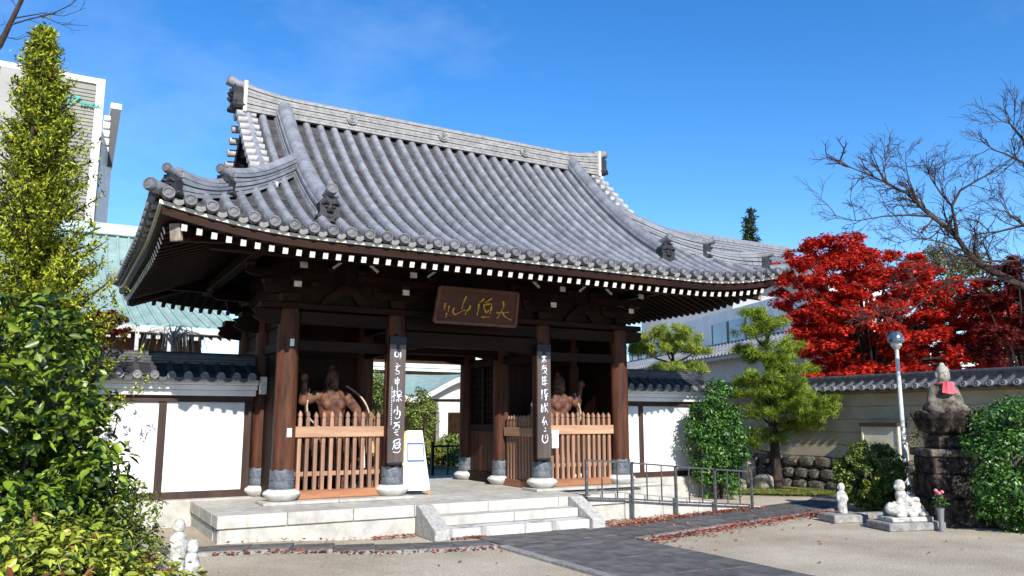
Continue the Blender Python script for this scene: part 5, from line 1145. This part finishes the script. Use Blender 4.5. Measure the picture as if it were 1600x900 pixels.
pine('garden_pine', 'green garden pine with layered branches before the stone based wall', (bx, by), -.15, pads, 64000, PINE, 81, .13, .095)
bx, by = foot(1050, 18.8); pads = []
for (px, py, w_) in ((1045, 518, 34), (1020, 530, 30), (1072, 530, 30), (1000, 545, 20), (1040, 545, 40), (1090, 545, 18), (1060, 575, 40), (1035, 580, 22), (1085, 582, 14)):
    p = D(px, py, 18.8+rg.normal()*.3); pads.append((p[0], p[1], p[2], w_*18.8/F*1.05, .11))
pine('cloud_pine', 'pale green cloud pruned pine behind the white wall by the gate', (bx, by), .1, pads, 36000, PINE2, 84, .11, .085)
# dark cedar far behind
bx, by = foot(1187, 58.); tz_ = D(1187, 309, 58.)[2]; cd = mk_tree('cedar', 'narrow dark evergreen rising behind the tiled hall roof', 'tree', (bx, by, 0)); trunk(cd, [(bx, by, 0), (bx, by, tz_*.6), (bx, by, tz_-.2)], [.22, .12, .02]); cl = []
for i in range(110):
    t = rg.random()**.8; z = 4+t*(tz_-4.3); r_ = 1.5*(1-t)**.75+.1; a = rg.random()*6.28; q = rg.random()**.5; s_ = .24+.38*(1-t)*rg.random(); cl.append((bx+math.cos(a)*r_*q, by+math.sin(a)*r_*q, z, s_, s_, s_*1.1))
obj('crown', leaf_mesh('crown', cl, 10000, .32, .10, foliage('cedar_leaf', (.008, .02, .008), (.035, .065, .02), .1), 90, shape='dia', shell=.3, rise=.4), cd)
# --- red maples
MAP = foliage('maple_leaf', (.15, .004, .005), (.88, .06, .028), .38, .55, .2); MAPD = foliage('maple_dark', (.045, .006, .006), (.20, .015, .012), .25, .6, .2)
def maple(label, base, pads, n, m, seed, tr=.14, ln=.11, loc_top=None):
    t = mk_tree('maple_tree', label, 'tree', (base[0], base[1], 0)); rg = np.random.default_rng(seed); mb = MB(); top = max(p[2] for p in pads); fork = Vector((base[0], base[1], top*.38))
    trunk(t, [(base[0], base[1], 0), (base[0]+.08, base[1], top*.2), fork], [tr, tr*.85, tr*.7])
    for p in pads:
        e = Vector(p[:3]); mid = fork.lerp(e, .5)+Vector((0, 0, .12*top*(rg.random()-.2))); mb.tube([fork, mid, e], [tr*.35, tr*.2, tr*.06], 5)
    obj('limbs', mb.mesh('limbs', BARK, True), t); cl = []
    for p in pads:
        for k in range(7):
            a = rg.random()*6.28; q = rg.random()**.5; s_ = p[3]*(.28+.3*rg.random()); cl.append((p[0]+math.cos(a)*p[3]*q, p[1]+math.sin(a)*p[3]*q, p[2]+rg.normal()*p[3]*.22, s_, s_, s_*.5))
    obj('crown', leaf_mesh('crown', cl, n, ln, ln*.95, m, seed+3, up=1.0, shape='star', shell=.1, outw=.4, jit=.9), t); return t
rg = np.random.default_rng(15); pads = []; DM = 19.6
outline = [(1232, 410, 490), (1250, 390, 560), (1275, 375, 600), (1300, 368, 610), (1325, 368, 610), (1352, 386, 610), (1380, 392, 610), (1410, 395, 605), (1440, 402, 600), (1470, 418, 598), (1500, 436, 595), (1530, 455, 590), (1560, 480, 585)]
for px, ya, yb in outline:
    y = ya+12
    while y < yb:
        p = D(px+rg.normal()*9, y, 22.6+rg.normal()*.8); pads.append((p[0], p[1], p[2], .40+.2*rg.random())); y += 15+6*rg.random()
bx, by = foot(1370, 22.6); maple('broad red maple in full autumn colour behind the tiled wall', (bx, by), pads, 120000, MAP, 16, .18, .10)
pads = []
for px, py in ((1560, 440), (1590, 420), (1600, 460), (1575, 480), (1540, 470), (1600, 500), (1570, 520), (1620, 440), (1640, 480), (1600, 545), (1640, 530), (1550, 545), (1650, 420)):
    p = D(px, py, 21+rg.normal()*.6); pads.append((p[0], p[1], p[2], .6))
bx, by = foot(1610, 21.); maple('dark crimson maple behind the bare cherry limb', (bx, by), pads, 12000, MAPD, 17, .18, .12)
pads = []
for px, py in ((160, 492), (175, 500), (150, 505), (165, 515), (182, 515), (120, 500), (100, 490), (135, 520), (85, 500)): p = D(px, py, 18.+rg.normal()*.2); pads.append((p[0], p[1], p[2], .26))
bx, by = foot(140, 18.); maple('small deep red maple behind the white wall near the copper hall', (bx, by), pads, 7000, MAPD, 18, .09, .08)
# dark evergreen mass behind the maples
for i, (px, py, dp, r_, lab) in enumerate(((1590, 500, 29, 1.8, 'dark evergreen behind the crimson maple'), (1480, 440, 31, 1.5, 'olive green treetop behind the red maple'))):
    p = D(px, py, dp); t = mk_tree('evergreen_tree', lab, 'tree', (p[0], p[1], 0)); trunk(t, [(p[0], p[1], 0), (p[0]+.1, p[1], p[2]*.6), (p[0], p[1], p[2])], [.2, .15, .05]); C_ = shell_clumps(tuple(p), (r_, r_, r_*.9), 60, .38, 95+i, -1, .4)
    obj('crown', leaf_mesh('crown', C_, 6000, .15, .07, foliage('evergreen_leaf' if i == 0 else 'olive_leaf', (.01, .016, .006) if i == 0 else (.06, .06, .015), (.05, .06, .02) if i == 0 else (.20, .18, .05), .1), 97+i, shape='dia'), t)
# --- bare cherry reaching in from the right
rg = np.random.default_rng(23); DC = 13.2
ch = mk_tree('bare_cherry', 'leafless cherry tree reaching over the red maple', 'tree', (*foot(1830, 12.6), 0))
def PX(px, py, dd=0.): return Vector(D(px, py, DC+dd))
b0 = Vector((*foot(1830, 12.6), 0)); trunk(ch, [b0, b0+Vector((-.05, 0, 1.2)), PX(1760, 545, -.3), PX(1690, 495, -.2)], [.20, .17, .13, .10])
LIMBS = [([(1690, 495), (1640, 470), (1600, 447), (1560, 428), (1530, 412), (1510, 393), (1496, 372), (1478, 355), (1455, 338), (1437, 322), (1418, 303), (1385, 285), (1350, 270), (1305, 252)], .085, .006),
         ([(1496, 372), (1492, 345), (1487, 322), (1470, 302), (1455, 280), (1443, 250)], .035, .005), ([(1487, 322), (1500, 298), (1530, 280), (1560, 265), (1590, 240)], .028, .005),
         ([(1455, 338), (1420, 336), (1380, 338), (1340, 345), (1300, 340)], .022, .004), ([(1437, 322), (1420, 280), (1415, 255)], .016, .004), ([(1385, 285), (1380, 255), (1376, 243)], .012, .003),
         ([(1690, 495), (1640, 400), (1600, 352), (1560, 362), (1520, 367)], .06, .006), ([(1640, 400), (1620, 320), (1600, 255), (1570, 240), (1545, 232)], .05, .005), ([(1620, 320), (1600, 220), (1580, 195), (1570, 185)], .04, .004), ([(1600, 352), (1570, 330), (1540, 325)], .02, .004),
         ([(1690, 495), (1600, 408), (1550, 408), (1510, 412), (1480, 408), (1440, 420)], .03, .004), ([(1600, 447), (1560, 435), (1520, 437), (1490, 440), (1460, 455), (1430, 480), (1400, 500), (1370, 508)], .03, .004), ([(1510, 393), (1470, 378), (1430, 372), (1390, 385)], .014, .003)]
tw_ = MB()
for pl, r0_, r1_ in LIMBS:
    dd = rg.normal()*.4; n = len(pl); pts = [PX(x, y, dd*i/n) for i, (x, y) in enumerate(pl)]
    obj('limb', MB().tube(pts, [r0_+(r1_-r0_)*(i/(n-1))**.7 for i in range(n)], 7).mesh('limb', BARK, True), ch)
    for i in range(1, n):
        for k in range(3 if i > n*.25 else 1):
            a = pts[i-1].lerp(pts[i], rg.random()); dr = (pts[i]-pts[i-1]).normalized()
            if a.x > PX(1640, 400).x+1: continue
            nd = (dr*.8+Vector(_up)*(.35+.5*rg.random())*(1 if rg.random() < .72 else -.5)+Vector(rg.normal(size=3))*.35).normalized()
            branch(tw_, rg, a, nd, .24+.30*rg.random(), max(.008, r0_*.22), 2, .6, 4, 4, .01, .0032, .62, .16)
tag(obj('twigs', tw_.mesh('twigs', BARK), ch), kind='stuff')
# --- bare branch at the upper left: a leafless tree rooted beside the camera's left
rg = np.random.default_rng(31)
bl = mk_tree('bare_tree', 'leafless young tree whose twigs reach over the conifer top', 'tree', (*foot(-420, 8.2), 0))
q = [Vector((*foot(-420, 8.2), 0)), Vector(D(-330, 560, 8.2)), Vector(D(-220, 330, 8.2)), Vector(D(-90, 170, 8.2)), Vector(D(0, 70, 8.2)), Vector(D(36, -5, 8.2)), Vector(D(50, -90, 8.2))]
trunk(bl, q, [.10, .085, .065, .045, .03, .02, .008])
tw_ = MB()
for pl, r0_ in (([(18, 38), (45, 30), (80, 22), (110, 8), (125, -5)], .010), ([(24, 28), (60, 22), (95, 38), (138, 40)], .008), ([(62, 20), (100, 25), (135, 12)], .006), ([(8, 58), (28, 62), (50, 52)], .006), ([(28, 14), (15, -5)], .006), ([(5, 64), (-10, 40)], .008)):
    pts = [Vector(D(x, y, 8.2)) for x, y in pl]; tw_.tube(pts, [r0_*(1-.75*i/(len(pl)-1)) for i in range(len(pl))], 5)
    for i in range(1, len(pts)):
        for k in range(1): branch(tw_, rg, pts[i-1].lerp(pts[i], rg.random()), (pts[i]-pts[i-1]).normalized()+Vector(rg.normal(size=3))*.5, .14, .003, 1, .6, 3, 2, 0, .0018, .6)
tag(obj('twigs', tw_.mesh('twigs', BARK), bl), kind='stuff')
# --- pale leafless weeping tree behind the left wall
bx, by = foot(262, 17.); wp = mk_tree('weeping_tree', 'pale leafless weeping tree behind the white wall before the copper hall', 'tree', (bx, by, 0))
zc = D(262, 515, 17.)[2]; trunk(wp, [(bx, by, 0), (bx+.03, by, zc*.6), (bx, by, zc)], [.06, .05, .035], PALEB); mb = MB(); rg = np.random.default_rng(44)
for i in range(26):
    a = rg.random()*6.28; l_ = .35+.45*rg.random(); h0 = zc-.25*rg.random(); mb.tube([(bx, by, h0-.15), (bx+l_*.4*math.cos(a), by+l_*.4*math.sin(a), h0+.16), (bx+l_*.8*math.cos(a), by+l_*.8*math.sin(a), h0+.10), (bx+l_*math.cos(a), by+l_*math.sin(a), h0-.35-.2*rg.random())], [.018, .013, .010, .004], 5)
obj('branches', mb.mesh('branches', PALEB, True), wp)
# --- garden seen through the passage
GRN = foliage('garden_leaf', (.04, .08, .012), (.26, .32, .06), .2)
for i, (px, py, dp, rx, rz, lab) in enumerate(((657, 652, 30, .55, 1.1, 'layered garden tree before the main hall, seen through the passage'), (592, 620, 30, .62, 1.1, 'garden tree seen between the gate pillars over the fence'), (706, 702, 27, .42, .42, 'low round shrub behind the iron fence'), (672, 708, 27, .7, .4, 'yellow green low shrub behind the iron fence'))):
    p = D(px, py, dp); bush('garden_bush' if rz < .6 else 'garden_tree', lab, 'shrub' if rz < .6 else 'tree', (p[0], p[1], max(rz*.9, p[2])), (rx, rx, rz), 45, .2, 3500, .09, .05, GRN if i != 3 else foliage('yellow_leaf', (.10, .12, .01), (.36, .32, .04)), 110+i, zmin=-1, fill=.4)
GSOIL = mat('garden_soil', (.22, .17, .09), .95, col2=(.10, .09, .03), scale=3)
struct('garden_bed', MB().grid(lambda a, b: (a, b, .012), np.linspace(-6, 14, 5), np.linspace(21, 33, 5)).mesh('garden_bed', GSOIL))
# --- moss bed at the right and garden stones
MOSS = mat('moss', (.30, .26, .05), .95, col2=(.12, .13, .03), scale=5, bump=.8, bscale=60)
m0, m1, m2, m3 = G(1075, 772), G(1295, 777), foot(1300, 18.6), foot(1160, 21.)
struct('moss_bed', MB().grid(lambda u, v: tuple(((1-u)*((1-v)*np.array(m0[:2])+v*np.array(m3))+u*((1-v)*np.array(m1[:2])+v*np.array(m2))))+(.02+.035*math.sin(u*9)*math.sin(v*7)+.03,), np.linspace(0, 1, 20), np.linspace(0, 1, 14)).mesh('moss_bed', MOSS, True))
GRASS = foliage('grass_blade', (.04, .07, .01), (.22, .24, .04), .2)
gcl = [tuple(np.array(m0[:2])+(np.array(m1[:2])-np.array(m0[:2]))*t+(np.array(m2)-np.array(m1[:2]))*s*.4)+(.06, .5, .4, .03) for t in np.linspace(0, 1, 8) for s in (0, .5, 1)]
tag(obj('ground_cover', leaf_mesh('ground_cover', gcl, 5000, .05, .018, GRASS, 120, up=.2, shape='needle', shell=.0, rise=1.5)), 'short yellow green moss and grass before the stone wall base', 'grass', kind='stuff')
for i, (px, dp, s_, lab) in enumerate(((1166, 19.4, (.30, .3, .85), 'tall pale garden rock beside the pine trunk'), (1188, 19.0, (.42, .4, .40), 'low pale garden rock beside the tall one'), (1150, 18.6, (.3, .3, .32), 'small pale garden rock near the clipped shrub'))):
    p = foot(px, dp); me = st_m[i].copy(); me.materials.clear(); me.materials.append(mat('garden_rock', (.50, .44, .35), .9, col2=(.20, .16, .12), scale=5, bump=.6, bscale=20)); o = tag(obj('garden_rock', me, loc=(p[0], p[1], s_[2]*.45), sc=s_), lab, 'rock')
# --- fallen red leaves
rg = np.random.default_rng(77); P_ = []
def along(a, b, n, w_, off=0.):
    a, b = np.array(a), np.array(b); d = (b-a); nn = np.array([-d[1], d[0]])/np.linalg.norm(d)
    for i in range(n): t = rg.random(); P_.append(a+d*t+nn*(off+np.clip(rg.standard_t(2), -6, 6)*w_*.75))
along(G(955, 826)[:2], G(1182, 795)[:2], 900, .07, .05); along(G(1000, 847)[:2], G(1290, 801)[:2], 1000, .07, -.05); along(G(1000, 847)[:2], G(1290, 801)[:2], 350, .16, -.12)
along((7.65, 10.75), (11.7, 10.98), 500, .07); along(PL[0], PL[1], 260, .05, -.15); along((4.0, 10.95), (4.66, 10.95), 90, .04); along((4.95, 10.37), (5.5, 10.37), 80, .04); along(G(1290, 801)[:2], G(1400, 818)[:2], 200, .2); along((2.0, 10.98), (4.6, 10.98), 60, .05)
for i in range(70): P_.append(np.array((rg.uniform(2, 13), rg.uniform(5.5, 10.9))))
P_ = np.array(P_); n = len(P_); a = rg.random(n)*6.28; s_ = .024*(.7+.7*rg.random(n)); z_ = np.array([gz(*p)+.028 if (p[1] > 9.0 or (5.2 < p[0] < 7.2)) else gz(*p)+.008 for p in P_]); z_ += rg.random(n)*.014
t_ = np.stack([np.cos(a), np.sin(a), rg.normal(size=n)*.3], 1); q_ = np.stack([-np.sin(a), np.cos(a), rg.normal(size=n)*.3], 1); c_ = np.concatenate([P_, z_[:, None]], 1); S = s_[:, None]
V = np.stack([c_-t_*S, c_-t_*S*.1+q_*S*.8, c_+t_*S, c_-t_*S*.1-q_*S*.8], 1)
tag(obj('fallen_leaves', np_mesh('fallen_leaves', V, [(0, 1, 2, 3)], foliage('fallen_leaf', (.13, .03, .018), (.46, .15, .09), .1))), 'dry red leaves fallen along the path kerbs', 'leaves', kind='stuff')
